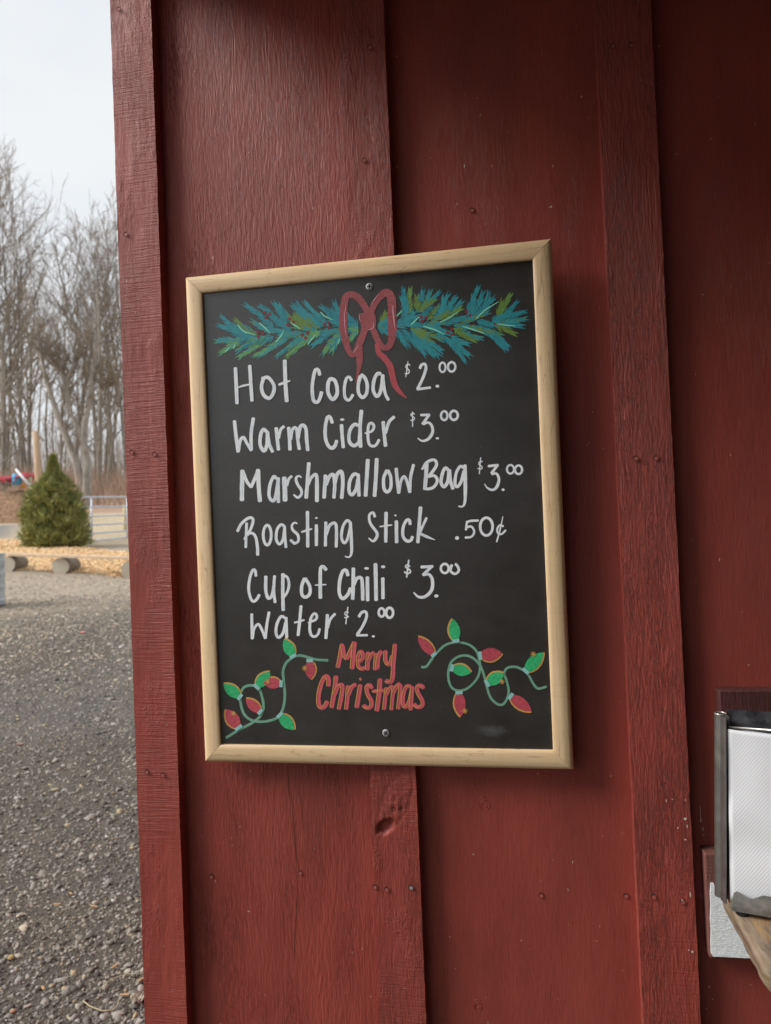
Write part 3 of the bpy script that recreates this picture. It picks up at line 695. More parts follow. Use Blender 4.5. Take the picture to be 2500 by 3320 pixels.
def tree(px, base_py, top_py, proto, label, rot=0., depth=None, xs=1., lean=(0, 0)):
    if depth: p = at_depth(px, base_py, depth); p[2] = gz2(p[0], p[1]); D = depth
    else: p = ground_at(px, base_py); D = (p-CAM)@fw
    # height from the row of the tree's top
    h = (base_py-top_py)/FPX*D if not depth else (at_depth(px, top_py, D)[2]-p[2])
    tm, lm, wm, H = protos[proto]; root = empty('bare_tree', (p[0], p[1], p[2]-.1), rot=(lean[0], lean[1], rot), label=label, cat='tree', group='bare trees at the edge of the woods')
    s = h/H; root.scale = (s*xs, s*xs, s)
    for nm, me in (('trunk', tm), ('limbs', lm), ('twigs', wm)):
        o = bpy.data.objects.new(nm, me); COL.objects.link(o); o.parent = root
    return root
T_ = [
    (22, 1588, 455, 0, 'tallest bare tree, its bushy crown cut by the left edge of the photo', .3, 56, 1.0),
    (-70, 1588, 420, 3, 'big bare tree just outside on the far left', 1.3, 60, 1.0),
    (68, 1570, 560, 3, 'multi stemmed bare tree behind the blue barrel', 2.1, 64, .8),
    (95, 1560, 700, 1, 'bare tree behind the wooden pole', 4.4, 70, .9),
    (232, 1592, 610, 2, 'slender bare tree with the narrow crown in the middle of the sky gap', .9, 60, 1.0),
    (320, 1590, 655, 2, 'bare tree with dark upswept crown beside the corner batten', 2.6, 57, 1.25),
    (372, 1590, 730, 1, 'bare tree partly hidden by the corner batten', 1.7, 62, .8),
    (425, 1590, 700, 3, 'bare tree mostly hidden behind the red wall', .2, 66, .9),
    (345, 1585, 830, 2, 'thin brushy bare tree right of the forked one', .8, 54, 1.0),
    (5, 1590, 900, 4, 'young bare tree at the left edge above the red tarp', 1.9, 50, .9),
    (190, 1575, 760, 1, 'leaning bare tree behind the cedar top', 5.9, 66, .8),
    (40, 1555, 640, 2, 'distant bare tree behind the tallest one', 4.0, 82, 1.2),
]
for a in T_: tree(a[0], a[1], a[2], a[3], a[4], a[5], a[6], a[7])
# the grey forked tree whose two boles lean apart, right behind the cedar
def forked():
    D = 44.
    def P(px, py, dd=0): return at_depth(px, py, D+dd)
    foot = P(262, 1612); foot[2] = gz2(foot[0], foot[1])-.2; root = empty('forked_tree', foot, label='pale grey tree forked low, one bole leaning left and one rising right', cat='tree')
    def tb(pts, rad): return [q-foot for q in pts], [v*.72 for v in rad], 9
    b1 = tb([foot, P(262, 1570), P(248, 1500), P(225, 1440), P(196, 1370), P(172, 1300), P(150, 1230), P(132, 1150), P(120, 1050), P(95, 960)], [.45, .38, .30, .28, .26, .22, .18, .14, .1, .05])
    b2 = tb([foot+np.array([.35, 0, 0]), P(282, 1570), P(283, 1500), P(272, 1440), P(276, 1370), P(290, 1300), P(300, 1230), P(308, 1150), P(312, 1050), P(318, 940)], [.45, .42, .36, .30, .26, .24, .22, .18, .14, .05])
    b3 = tb([P(272, 1440), P(250, 1380), P(222, 1330), P(215, 1270), P(200, 1210), P(175, 1190), P(160, 1120)], [.26, .2, .17, .15, .12, .09, .05])
    b4 = tb([P(232, 1340), P(222, 1290), P(219, 1230), P(235, 1190), P(262, 1150), P(285, 1080)], [.15, .13, .13, .10, .07, .04])
    b5 = tb([P(219, 1235), P(205, 1210), P(180, 1180), P(150, 1150), P(120, 1100)], [.11, .1, .08, .06, .03])
    b6 = tb([P(300, 1290), P(325, 1270), P(350, 1262), P(375, 1240)], [.1, .08, .06, .03])
    rs = np.random.default_rng(5); tw = []
    for Pp, Rr, _ in (b1, b2, b3, b4, b5, b6):
        for k in range(42):
            i = rs.integers(2, len(Pp)-1) if len(Pp) > 5 else rs.integers(1, len(Pp)-1); f = rs.random(); p = Pp[i]*(1-f)+Pp[i+1 if i+1 < len(Pp) else i]*f
            d = rs.normal(0, .6, 3); d[2] = abs(d[2])+.5; d /= np.linalg.norm(d); L = rs.uniform(.8, 2.8); q = [p]; 
            for s_ in range(4): d = d+rs.normal(0, .15, 3); d[2] += .06; d /= np.linalg.norm(d); q.append(q[-1]+d*L/4)
            tw.append((q, [.035, .028, .02, .014, .008], 3))
            for z_ in range(4):
                st = q[rs.integers(1, 4)]; dd = d+rs.normal(0, .5, 3); dd /= np.linalg.norm(dd); tw.append(([st, st+dd*L*.25, st+dd*L*.45], [.013, .01, .006], 3))
    for nm, l_, mt in (('trunk', [b1, b2], M['tb2']), ('limbs', [b3, b4, b5, b6], M['tb2']), ('twigs', tw, M['twig'])):
        me = tubes_to_mesh(nm, l_, mt); o = bpy.data.objects.new(nm, me); COL.objects.link(o); o.parent = root
forked()
# straight stems one can tell apart low in the woods
stems = [(8, 1300, .16), (30, 1330, .2), (52, 1310, .13), (72, 1250, .34), (92, 1280, .14), (140, 1350, .12), (158, 1320, .17), (180, 1400, .1), (205, 1420, .12), (312, 1380, .13), (322, 1150, .26), (338, 1300, .3), (352, 1420, .1), (366, 1350, .12), (384, 1300, .18), (402, 1380, .12), (418, 1330, .14), (435, 1290, .2)]
for i, (px, top, rr) in enumerate(stems):
    D = 50+((i*37) % 23); f = at_depth(px, 1590, D); g = gz2(f[0], f[1]); t = at_depth(px+random.uniform(-10, 10), top-160, D); mid = (np.array([f[0], f[1], g])+t)/2+rng.normal(0, .45, 3)*np.array([1, 1, 0])
    P = [np.array([f[0], f[1], g-.2]), mid, t]; lst = [(P, [rr, rr*.75, rr*.35], 7)]
    root = empty('tree_trunk', P[0], label='bare trunk number', cat='tree', group='thin bare trunks low in the woods')
    root['label'] = ('straight bare trunk in the woods, %s' % ['at the left edge above the clutter', 'left of the blue barrel', 'directly above the blue barrel', 'dark and thick, left of the wooden pole', 'thin, touching the left of the wooden pole', 'thin, just right of the wooden pole', 'between the pole and the cedar top', 'thin, left of the cedar top', 'thin, right above the cedar top', 'thin, right of the forked tree', 'dark, rising beside the right bole of the fork', 'thick and dark, above the gate', 'thin and pale, above the middle of the gate', 'slim, above the gate right of the pale one', 'brown, above the gate uprights', 'slim, left of the corner batten', 'next to the corner batten', 'half hidden by the corner batten'][i])
    P = [q-P[0] for q in P]; me = tubes_to_mesh('trunk', [(P, [rr*.75, rr*.55, rr*.25], 7)], M['tb2'] if i in (12, 3) else M['tb1']); o = bpy.data.objects.new('trunk', me); COL.objects.link(o); o.parent = root
    tw = []
    for k in range(16):
        f_ = rng.uniform(.25, 1.); p = P[1]*(1-abs(f_*2-1)) + (P[0]*(1-f_*2) if f_ < .5 else P[2]*(f_*2-1)); d = rng.normal(0, .6, 3); d[2] = abs(d[2])+.4; d /= np.linalg.norm(d); L = rng.uniform(.8, 2.6)
        tw.append(([p, p+d*L*.5+rng.normal(0, .06, 3), p+d*L+rng.normal(0, .12, 3)], [.03, .02, .008], 3))
    me = tubes_to_mesh('twigs', tw, M['twig']); o = bpy.data.objects.new('twigs', me); COL.objects.link(o); o.parent = root; o['kind'] = 'stuff'
# far wood and undergrowth that read as one mass
def mass(name, n, d0, d1, px0, px1, h0, h1, cols, lab, cat, thick, leanv=.12):
    V = []; C = []
    px = rng.uniform(px0, px1, n); D = rng.uniform(d0, d1, n)
    for i in range(n):
        p = at_depth(px[i], 1590, D[i]); g = gz2(p[0], p[1]); h = rng.uniform(h0, h1); p = np.array([p[0], p[1], g-.05])
        l = rng.normal(0, leanv, 2)*h; tip = p+np.array([l[0], l[1], h]); t = thick*rng.uniform(.5, 1.5)
        s = rt*t; V += [p-s, p+s, tip+s*.25, tip-s*.25]; c = np.array(cols[rng.integers(len(cols))])*rng.uniform(.6, 1.3); C += [(*c, 1)]*4
        if h > 1.5:
            for k in range(3):
                f = rng.uniform(.2, .9); q = p+(tip-p)*f; e = q+np.array([rng.normal(0, .16)*h, rng.normal(0, .1)*h, h*.22]); s2 = rt*t*.4; V += [q-s2, q+s2, e+s2*.3, e-s2*.3]; C += [(*c, 1)]*4
    o = fast_mesh(name, np.array(V), np.arange(len(V)).reshape(-1, 4), M['weed'], col=C); tag(o, lab, cat, kind='stuff')
mass('undergrowth', 5200, 42, 60, -500, 900, .5, 2.3, [(.42, .28, .20), (.36, .26, .19), (.46, .33, .24), (.38, .25, .19)], 'rusty brown winter undergrowth along the foot of the woods', 'undergrowth', .018, .3)
mass('far_woods', 3000, 64, 120, -700, 1000, 2.5, 9.5, [(.36, .30, .24), (.31, .255, .205), (.42, .36, .30)], 'grey brown mass of far bare woods behind the nearer trees', 'woods', .028, .2)

# ------------------------------------------------------------------ the shed
shed = empty('red_shed', (0, 1.02, 0), label='red painted board and batten shed whose corner fills the photo', cat='shed')
YB, YF = 1.02, 1.0               # face of the boards, face of the battens
Z0, Z1 = .12, 2.36
def grid_batten(name, x0, x1, mat, carve=None, parent=shed, seed=0):
    """batten whose front is a fine grid with real unevenness; sides run back to the boards"""
    nx = 27; nz = 620; zs = np.linspace(.45, 2.36, nz); xs = np.linspace(x0, x1, nx)
    X, Z = np.meshgrid(xs, zs, indexing='ij')
    ed = .0007*vn(np.zeros_like(Z)+seed, Z*55)+.0004*vn(np.zeros_like(Z)+seed+9, Z*260)
    u = (X-x0)/(x1-x0); X = X+ed*(2*u-1)*1.0
    Yv = YF - .0006*vn(X*45+seed*3, Z*5) - .0004*vn(X*300+seed, Z*22)
    
    if carve is not None: Yv = carve(X, Z, Yv)
    V = np.stack([X, Yv-1.02, Z], -1)
    I = np.arange(nx*nz).reshape(nx, nz)
    Q = np.stack([I[:-1, :-1], I[1:, :-1], I[1:, 1:], I[:-1, 1:]], -1).reshape(-1, 4)
    V = V.reshape(-1, 3); k = len(V)
    eL = V[I[0]]; eR = V[I[-1]]
    sideL = np.stack([X[0]-.0002, np.zeros(nz)+.004, Z[0]], -1); sideR = np.stack([X[-1]+.0002, np.zeros(nz)+.004, Z[-1]], -1)
    V = np.concatenate([V, sideL, sideR, eL, eR]); L = k+np.arange(nz); Rr = L+nz; EL = Rr+nz; ER = EL+nz
    q1 = np.stack([L[:-1], EL[:-1], EL[1:], L[1:]], -1); q2 = np.stack([ER[:-1], Rr[:-1], Rr[1:], ER[1:]], -1)
    o = fast_mesh(name, V, np.concatenate([Q, q1, q2]), mat, parent, smooth=True); return o
P_ = lambda px, py, Y=YF: on_y(px, py, Y)
def knot(X, Z, Yv):
    # rough knot hollow seen low on the middle batten
    c = P_(1250, 2680); 
    dx = (X-c[0]); dz = (Z-c[2]); a = R(38); u = dx*math.cos(a)+dz*math.sin(a); v = -dx*math.sin(a)+dz*math.cos(a)
    d = np.sqrt((u/.0155)**2+(v/.0085)**2); hollow = np.clip(1-d**3, 0, 1)
    Yv = Yv + .0060*np.clip(hollow*1.6-.25+.9*vn(X*420, Z*300)*(hollow > .02), 0, 1)**.7
    c2 = P_(1282, 2600); dx = X-c2[0]; dz = Z-c2[2]; a = R(62); u = dx*math.cos(a)+dz*math.sin(a); v = -dx*math.sin(a)+dz*math.cos(a)
    d = np.sqrt((u/.045)**2+(v/.017)**2); Yv = Yv - .0008*np.clip(1-d**4, 0, 1)*(1+2.4*vn(X*260, Z*700)) + .0009*np.exp(-((d-1+.25*vn(X*90, Z*90))/.07)**2) + .0005*np.exp(-((d-.62+.2*vn(X*120, Z*120))/.06)**2)
    for q in ((1277, 2622), (1301, 2622)):
        c3 = P_(*q); d = np.sqrt(((X-c3[0])/.0022)**2+((Z-c3[2])/.0035)**2); Yv = Yv+.003*np.exp(-d**2)
    return Yv
XL0, XL1 = -.5700, -.5045
XM0, XM1 = -.2215, -.1580
XR0, XR1 = .1235, .1930
b_corner = grid_batten('corner_batten', XL0, XL1, M['batten_corner'], seed=3)
b_mid = grid_batten('batten', XM0, XM1, M['batten_mid'], carve=knot, seed=5); b_mid['label'] = 'middle batten with a torn knot low down, behind the menu board'
b_right = grid_batten('batten', XR0, XR1, M['batten_right'], seed=8); b_right['label'] = 'right batten with deeply checked paint'
# boards with their own edges, butted under the battens
for (x0, x1, mt) in ((-.562, -.192, M['board_left']), (-.189, .157, M['board_smooth']), (.160, .52, M['board_smooth']), (.523, .88, M['board_left']), (.883, 1.24, M['board_smooth']), (1.243, 1.60, M['board_left'])):
    o = boxo('siding_board', (x0, x1, 0, .022, Z0, Z1), mt, shed, .0012)
for x in (.488, .848, 1.208, 1.53):
    boxo('batten', (x, x+.066, -.02, 0.0, Z0, Z1), M['batten_right'], shed, .0015)
# lower ends of the front battens below the fine part
for (x0, x1, mt) in ((XL0, XL1, M['batten_corner']), (XM0, XM1, M['batten_mid']), (XR0, XR1, M['batten_right'])):
    boxo('batten_foot', (x0, x1, -.02, .002, Z0, .4495), mt, shed, .001)
# side wall on the left, running back from the corner
xs_side = -.565
for k in range(7):
    y0 = .024+k*.36; boxo('siding_board', (xs_side, xs_side+.022, y0, y0+.357, Z0, Z1), M['board_left'], shed, .001)
    boxo('batten', (xs_side-.020, xs_side-.0005, y0+.325, y0+.39, Z0, Z1), M['batten_corner'], shed, .001)
boxo('siding_board', (-.565, 1.6, 2.545, 2.567, Z0, Z1), M['board_left'], shed)
boxo('siding_board', (1.60, 1.622, 0, 2.56, Z0, Z1), M['board_left'], shed)
boxo('foundation_sill', (-.56, 1.6, .01, 2.55, 0, .12), simple('concrete', (.35, .34, .32), .9, noise=(20, 20, 20)), shed)
# added porch roof, unseen, shades the upper wall: rafters under dark boards
M['added_porch'] = simple('dark boards of added porch', (.16, .115, .08), .85, noise=(3, 40, 3), var=.3)  # kept dark so the added porch bounces little light onto the wall
M['roofing'] = simple('brown roof sheet', (.12, .10, .09), .6, noise=(8, 8, 8))
def roof():
    xa, xb = -.555, 2.0; ya, yb = -1.02-ROOF_OUT, 2.9
    slope = .07; za = ROOF_Z+slope*ya
    n = 20
    for k in range(n):
        y0 = ya+(yb-ya)*k/n; y1 = ya+(yb-ya)*(k+1)/n-.004; z0 = za+(y0-ya)*slope; z1 = za+(y1-ya)*slope
        V = [(xa, y0, z0), (xb, y0, z0), (xb, y1, z1), (xa, y1, z1), (xa, y0, z0+.02), (xb, y0, z0+.02), (xb, y1, z1+.02), (xa, y1, z1+.02)]
        mesh('added_roof_board', V, [(0, 3, 2, 1), (4, 5, 6, 7), (0, 1, 5, 4), (1, 2, 6, 5), (2, 3, 7, 6), (3, 0, 4, 7)], M['added_porch'], shed)
    V = [(xa-.01, ya-.03, za+.021), (xb, ya-.03, za+.021), (xb, yb, za+.021+(yb-ya)*slope), (xa-.01, yb, za+.021+(yb-ya)*slope)]
    V += [(a, b, c+.025) for a, b, c in V]
    mesh('roof', V, [(0, 3, 2, 1), (4, 5, 6, 7), (0, 1, 5, 4), (1, 2, 6, 5), (2, 3, 7, 6), (3, 0, 4, 7)], M['roofing'], shed)
    for x in (.08, .69, 1.30, 1.91):
        V = [(x, ya+.02, za-.10), (x+.04, ya+.02, za-.10), (x+.04, -.02, za-.10+(-.04-ya)*slope), (x, -.02, za-.10+(-.04-ya)*slope)]
        V += [(x, ya+.02, za-.003), (x+.04, ya+.02, za-.003), (x+.04, -.02, za-.003+(-.04-ya)*slope), (x, -.02, za-.003+(-.04-ya)*slope)]
        mesh('added_rafter', V, [(0, 3, 2, 1), (4, 5, 6, 7), (0, 1, 5, 4), (1, 2, 6, 5), (2, 3, 7, 6), (3, 0, 4, 7)], M['added_porch'], shed)
    for x in (1.9,):
        boxo('added_porch_post', (x, x+.10, ya+.02, ya+.12, 0, za-.101), M['added_porch'], shed)
ROOF_OUT, ROOF_Z = 2.4, 2.375
roof()
for k in range(9):          # added end wall, unseen, boarded to block light from the right
    y1 = -.001-.36*k; boxo('siding_board', (1.60, 1.622, y1-.357, y1, .02, 2.15), M['added_porch'], shed, .001)

for k in range(5):          # added boarded front, unseen, keeps frontal light off the wall
    x1 = 1.598-.36*k; boxo('siding_board', (x1-.357, x1, -3.0, -2.978, .02, 2.18), M['added_porch'], shed, .001)
# nails: heads over flat dark discs that paint the countersink's shade
M['recess_shade'] = simple('painted nail recess shade', (.05, .012, .01), .9)
M['nail_red'] = simple('painted nail head', (.40, .10, .08), .5)
M['nail_bare'] = simple('zinc nail head', (.55, .54, .52), .4, .6)
def disc(r, n=14, sx=1., sz=1., y=0.): return [(r*sx*math.cos(6.2832*i/n), y, r*sz*math.sin(6.2832*i/n)) for i in range(n)], [tuple(range(n))]
def nail(px, py, Y, par, bare=False, r=.0030):
    p = on_y(px, py, Y-.0006) - np.array([0, 1.02, 0])
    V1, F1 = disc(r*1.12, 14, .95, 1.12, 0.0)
    o = mesh('nail_recess_shade', V1, F1, M['recess_shade'], par, loc=p+np.array([0, -.0008, 0]))
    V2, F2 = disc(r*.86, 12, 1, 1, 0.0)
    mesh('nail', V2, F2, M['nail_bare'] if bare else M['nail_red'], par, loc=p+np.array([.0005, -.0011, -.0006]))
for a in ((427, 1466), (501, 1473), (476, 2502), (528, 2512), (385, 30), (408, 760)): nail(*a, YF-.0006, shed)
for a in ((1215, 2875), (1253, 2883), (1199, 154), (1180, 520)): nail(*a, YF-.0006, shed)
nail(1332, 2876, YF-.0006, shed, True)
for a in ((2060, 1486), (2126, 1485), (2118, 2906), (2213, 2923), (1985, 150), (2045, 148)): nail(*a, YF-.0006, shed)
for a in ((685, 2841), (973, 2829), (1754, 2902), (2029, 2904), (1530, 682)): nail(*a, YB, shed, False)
# splashes of white paint and bare chips on the right-hand boards
def specks():
    V = []; Fc = []
    def flake(px, py, sx, sz, Y):
        p = on_y(px, py, Y-.0012)-np.array([0, 1.02, 0]); n = 7; k = len(V)
        for i in range(n): a = 6.2832*i/n; q = random.uniform(.6, 1.15); V.append((p[0]+sx*q*math.cos(a), p[1], p[2]+sz*q*math.sin(a)))
        Fc.append(tuple(range(k, k+n)))
    for a in ((2221, 2655, .0022, .0017), (2223, 2722, .0016, .001), (2228, 2680, .0008, .003), (2198, 2684, .001, .0008), (2238, 2899, .0008, .004), (2245, 3086, .0014, .002), (2233, 3080, .0008, .0012), (2160, 2596, .0008, .002), (2180, 2592, .0014, .0006), (2222, 2594, .0006, .0018), (2212, 2918, .0014, .0008)): flake(*a, YF-.0012)
    for a in ((2271, 2635, .0005, .009), (2272, 2660, .0009, .004), (2279, 2687, .0007, .003), (2282, 2707, .0008, .0008), (1506, 539, .0008, .003), (1793, 539, .0007, .002), (2300, 3200, .001, .001), (2310, 3240, .001, .001), (2290, 3270, .0008, .0008), (1953, 2712, .0006, .0006), (1981, 2516, .0006, .0014)): flake(*a, YB)
    o = mesh('paint_specks', V, Fc, simple('cream paint splash', (.66, .60, .50), .6), shed); o['kind'] = 'stuff'
specks()
# raw crack down the left board, below the menu board
def crack():
    pts = [(948, 2600), (951, 2660), (955, 2720), (960, 2780), (968, 2820)]; V = []; Fc = []
    for pts, wd in ((pts, .00035), ([(966, 2840), (964, 2900), (960, 2960), (955, 3040), (953, 3120)], .00028), ([(968, 2560), (978, 2620), (984, 2690)], .00022), ([(932, 2480), (936, 2560), (944, 2600)], .00028)):
        k = len(V)
        for i, q in enumerate(pts):
            p = on_y(*q, YB-.0006)-np.array([0, 1.02, 0]); h = wd*(.4+.6*math.sin(math.pi*(i+.5)/len(pts))); V += [(p[0]-h, p[1], p[2]), (p[0]+h, p[1], p[2])]
        for i in range(len(pts)-1): Fc.append((k+2*i, k+2*i+1, k+2*i+3, k+2*i+2))
    o = mesh('board_crack', V, Fc, simple('crack in board', (.045, .012, .01), .95), shed); o['label'] = 'dark split running down the left siding board'
crack()
def knot_ring(px, py, r, mat):
    c = on_y(px, py, YB)-np.array([0, 1.02, 0]); parts = []
    for k, rr in enumerate((r, r*.55)):
        n = 26; P = [c+np.array([rr*(1+.18*float(vn(np.array(a*1.3+px), np.array(k+2.2))))*math.cos(a), .0002+.0003*math.sin(a*3+k), rr*1.15*(1+.18*float(vn(np.array(a*1.1+px), np.array(k+5.2))))*math.sin(a)]) for a in np.linspace(0, 6.2832*(.93 if k else 1.0), n)]
        parts.append(tube_geo(P, .00065, 5))
    V, Fc = join(parts); o = mesh('knot', V, Fc, mat, shed, smooth=True); o['kind'] = 'stuff'
knot_ring(1571, 2605, .0075, M['board_smooth']); knot_ring(1548, 3258, .0062, M['board_smooth'])

# ------------------------------------------------------------------ serving ledge on the right
tr = on_y(2330, 2238, .997); trb = on_y(2322, 2345, .997)
boxo('window_trim', (tr[0], 1.2, -.023, -.001, tr[2]-.055, tr[2]), M['trim_dark'], shed, .002)
# upright end block: worn red above, white paint below
pr0 = on_y(2303, 2768, .994); pw = on_y(2304, 3104, .994)
M['worn_red'] = painted_wood('worn red end block', base=(.20, .075, .06), saw=.5, grain=1., crack=.6)
def white_sawn():
    b = NB('white painted sawn wood'); n = b.noise(b.coord(scale=(90, 90, 800)), 1, 4, .7, .4); k = b.noise(b.coord(scale=(240, 240, 500)), 1, 3)
    c = b.mix(b.ramp(n, [(.3, 0.), (.62, 1.)]), (.74, .78, .80), (.92, .95, .96)); c = b.mix(b.ramp(k, [(.66, 0.), (.74, .6)]), c, (.30, .26, .24)); b.col(c)
    b.set(Roughness=.6); b.bump(b.math('ADD', n, k), .0006); return b.m
M['white_sawn'] = white_sawn()
blk = boxo('ledge_bracket', (pw[0]-.0012, pw[0]+.12, -.0255, -.001, pw[2]-.001, pr0[2]), M['worn_red'], shed, .0015)
def wface():
    pts = [(2305, 2865), (2314, 2865), (2320, 2876), (2327, 2886), (2345, 2915), (2380, 2925), (2480, 2990), (2480, 3110), (2450, 3108), (2312, 3101), (2306, 3092), (2305, 3060), (2306, 3020), (2303, 2980), (2305, 2940), (2303, 2900)]
    V = [on_y(*p, 1.02-.0280)-np.array([0, 1.02, 0]) for p in pts]; V = V+[v+np.array([0, .0024, 0]) for v in V]; n = len(pts)
    Fc = [tuple(range(n)), tuple(range(2*n-1, n-1, -1))]+[(i, i+n, (i+1) % n+n, (i+1) % n) for i in range(n)]
    o = mesh('white_paint_face', V, Fc, M['white_sawn'], blk)
wface()
def slab():
    """weathered live edge counter slab, its undercut left end toward the photo"""
    ny, nt_ = 40, 14; y1, y0 = .905, .735; zt = 1.5-.4325; zb = 1.5-.469; V = []; Fc = []
    for i in range(ny):
        t = i/(ny-1); y = y1+(y0-y1)*t; fr = max(0, (t-.72)/.28)
        for j in range(nt_):
            s = j/(nt_-1)      # from top edge round to bottom edge and under
            if s < .55: q = s/.55; x = .2085+.010*q**2.2 - .003*math.sin(q*3.1); z = zt-.0015*q-(zt-zb)*q
            else: q = (s-.55)/.45; x = .2185+.5*q; z = zb
            zz = z+ (.022*fr**2 if z < (zt+zb)/2 else 0); x = x + .060*fr**2.4 + .0022*float(vn(np.array(y*70.), np.array(s*6.)))*2 + .004*float(vn(np.array(y*18.+4), np.array(1.5)))
            V.append((x, y-1.02, min(zz, zt-.001)))
    for i in range(ny-1):
        for j in range(nt_-1): Fc.append((i*nt_+j, i*nt_+nt_+j, i*nt_+nt_+j+1, i*nt_+j+1))
    # top
    k = len(V)
    for i in range(ny):
        y = y1+(y0-y1)*i/(ny-1); V.append((V[i*nt_][0]+.004, y-1.02, zt)); V.append((.72, y-1.02, zt))
    for i in range(ny-1):
        Fc.append((k+2*i, k+2*i+1, k+2*i+3, k+2*i+2)); Fc.append((i*nt_, k+2*i, k+2*i+2, i*nt_+nt_))
    Fc.append(tuple([(ny-1)*nt_+j for j in range(nt_)]+[k+2*(ny-1)+1, k+2*(ny-1)]))
    b = NB('weathered live edge wood'); g = b.noise(b.coord(scale=(60, 9, 60)), 1, 5, .65, .8); g2 = b.noise(b.coord(scale=(25, 8, 25)), 1, 4, .6, .5)
    c = b.mix(b.ramp(g, [(.32, 0.), (.68, 1.)]), (.11, .075, .05), (.36, .27, .19)); c = b.mix(b.ramp(g2, [(.55, 0.), (.68, .7)]), c, (.50, .30, .12)); c = b.mix(b.ramp(b.noise(b.coord(scale=(14, 14, 14)), 1, 3), [(.5, 0.), (.7, .5)]), c, (.13, .125, .06))
    b.col(c); b.set(Roughness=.55); b.bump(g, .002)
    o = mesh('counter_slab', V, Fc, b.m, shed, smooth=True); o['label'] = 'weathered live edge counter slab under the napkin dispenser'
    return zt
ZT = slab()
def dispenser():
    th = R(15.6); U = np.array([math.cos(th), -math.sin(th), 0]); N = np.array([-math.sin(th), -math.cos(th), 0])   # N points at the viewer
    P0 = np.array([.2040, .8575, 0.]); zb = ZT+.010; zt = 1.5-.2235; Hh = zt-zb
    root = empty('napkin_dispenser', (P0[0], P0[1], ZT), rot=(0, 0, -th), label='steel napkin dispenser full of white paper napkins at the right edge', cat='napkin dispenser')
    # local axes: x = U, -y = N, z up
    b = NB('brushed steel'); n = b.noise(b.coord(scale=(400, 400, 14)), 1, 4, .6); n2 = b.noise(b.coord(scale=(35, 35, 35)), 1, 5, .7)
    b.col(b.mix(n2, (.20, .195, .185), (.36, .35, .33))); b.set(Metallic=.85, Roughness=b.ramp(n2, [(.3, .28), (.7, .5)])); b.bump(n, .0001); steel = b.m
    dsteel = simple('dark scratched steel', (.10, .10, .115), .35, .8, noise=(40, 40, 40), var=.6)
    dsteel2 = simple('dull grey steel', (.24, .235, .22), .5, .6, noise=(60, 60, 60), var=.4)
    W = .155; zz0 = .010
    def sheet(name, prof, z0, z1, th_=.0009, mat=steel, closed=False):
        nP = len(prof); V = [(x, y, z) for z in (z0, z1) for x, y in prof]; Fc = [(i, (i+1) % nP, (i+1) % nP+nP, i+nP) for i in range(nP if closed else nP-1)]
        o = mesh(name, V, Fc, mat, root, smooth=False); m = o.modifiers.new('s', 'SOLIDIFY'); m.thickness = th_; m.offset = 0; return o
    # left side panel with the rolled rear bead (keyhole section)
    cx_, cy_, rr = -.0035, .0175, .0058
    prof = [(.0028, -.0005), (.0005, .0018), (-.0020, .0062), (-.0030, .0105)]
    for a in np.linspace(-.46*math.pi-.55, -.46*math.pi-.55-2*math.pi+1.25, 16): prof.append((cx_+rr*math.cos(a), cy_+rr*math.sin(a)))
    prof += [(.0040, .0110), (.0058, .0035)]
    # tilt: panel leans a little to the left toward its foot
    o = sheet('side_panel', prof, zz0, Hh+.012)
    for v in o.data.vertices: v.co.x -= (Hh+.012-v.co.z)*.045
    bead = [(cx_+rr*math.cos(a), cy_+rr*math.sin(a), Hh+.012) for a in np.linspace(0, 6.1, 18)]; V, Fc = tube_geo(bead, .0007, 6); mesh('bead_rim', V, Fc, simple('bright rim', (.75, .72, .66), .3, .8), root, smooth=True)
    V, Fc = disc(rr*.95, 16); mesh('bead_inside', [(x+cx_, z+cy_, Hh+.004) for x, y, z in V], Fc, simple('pale bead inside', (.62, .66, .64), .4, .3), root)
    prof = [(W-x, y) for x, y in prof]; sheet('side_panel', prof, zz0, Hh+.012)
    # back plate standing taller than the napkins
    o = boxo('back_plate', (.003, W-.003, .022, .0235, zz0, Hh+.016), dsteel, root)
    for i, (a, c) in enumerate((((.004, .004, Hh+.001), (W-.004, .004, Hh+.001)),)):
        V, Fc = tube_geo([a, c], .0012, 8); mesh('top_bar', V, Fc, simple('bright steel wire', (.62, .60, .56), .3, .9), root, smooth=True)
    # napkins
    nb = NB('embossed white paper'); w1 = nb.n('TexWave', wave_type='BANDS', bands_direction='X'); w1.inputs['Scale'].default_value = 120; w1.inputs['Distortion'].default_value = .6; w1.inputs['Detail'].default_value = 1
    nb.l(nb.coord(rot=(0, R(-38), 0)), w1.inputs['Vector']); msk = nb.n('TexWave', wave_type='BANDS', bands_direction='Z'); msk.inputs['Scale'].default_value = 34; msk.inputs['Distortion'].default_value = .3; nb.l(nb.coord(), msk.inputs['Vector'])
    hh = nb.math('MULTIPLY', w1.outputs[0], .6); hh = nb.math('ADD', hh, nb.math('MULTIPLY', nb.noise(nb.coord(scale=(14, 14, 14)), 1, 4), 3.)); nb.bump(hh, .00018)
    nb.col((.74, .75, .78)); nb.set(Roughness=.8)
    nx, nz_ = 30, 44; V = []; Fc = []
    for k in range(nz_):
        for i in range(nx):
            u = i/(nx-1); v = k/(nz_-1); x = .0035+(W-.007)*u - (1-v)*.006*(1-u); zt_ = Hh-.0005-.007*u**.8
            z = zz0+.004+(zt_-zz0-.004)*v; y = .0015+.0010*float(vn(np.array(u*5.), np.array(v*6.+3)))*2 + .002*(1-v)**6
            V.append((x, y, z))
    for k in range(nz_-1):
        for i in range(nx-1): Fc.append((k*nx+i, k*nx+i+1, k*nx+nx+i+1, k*nx+nx+i))
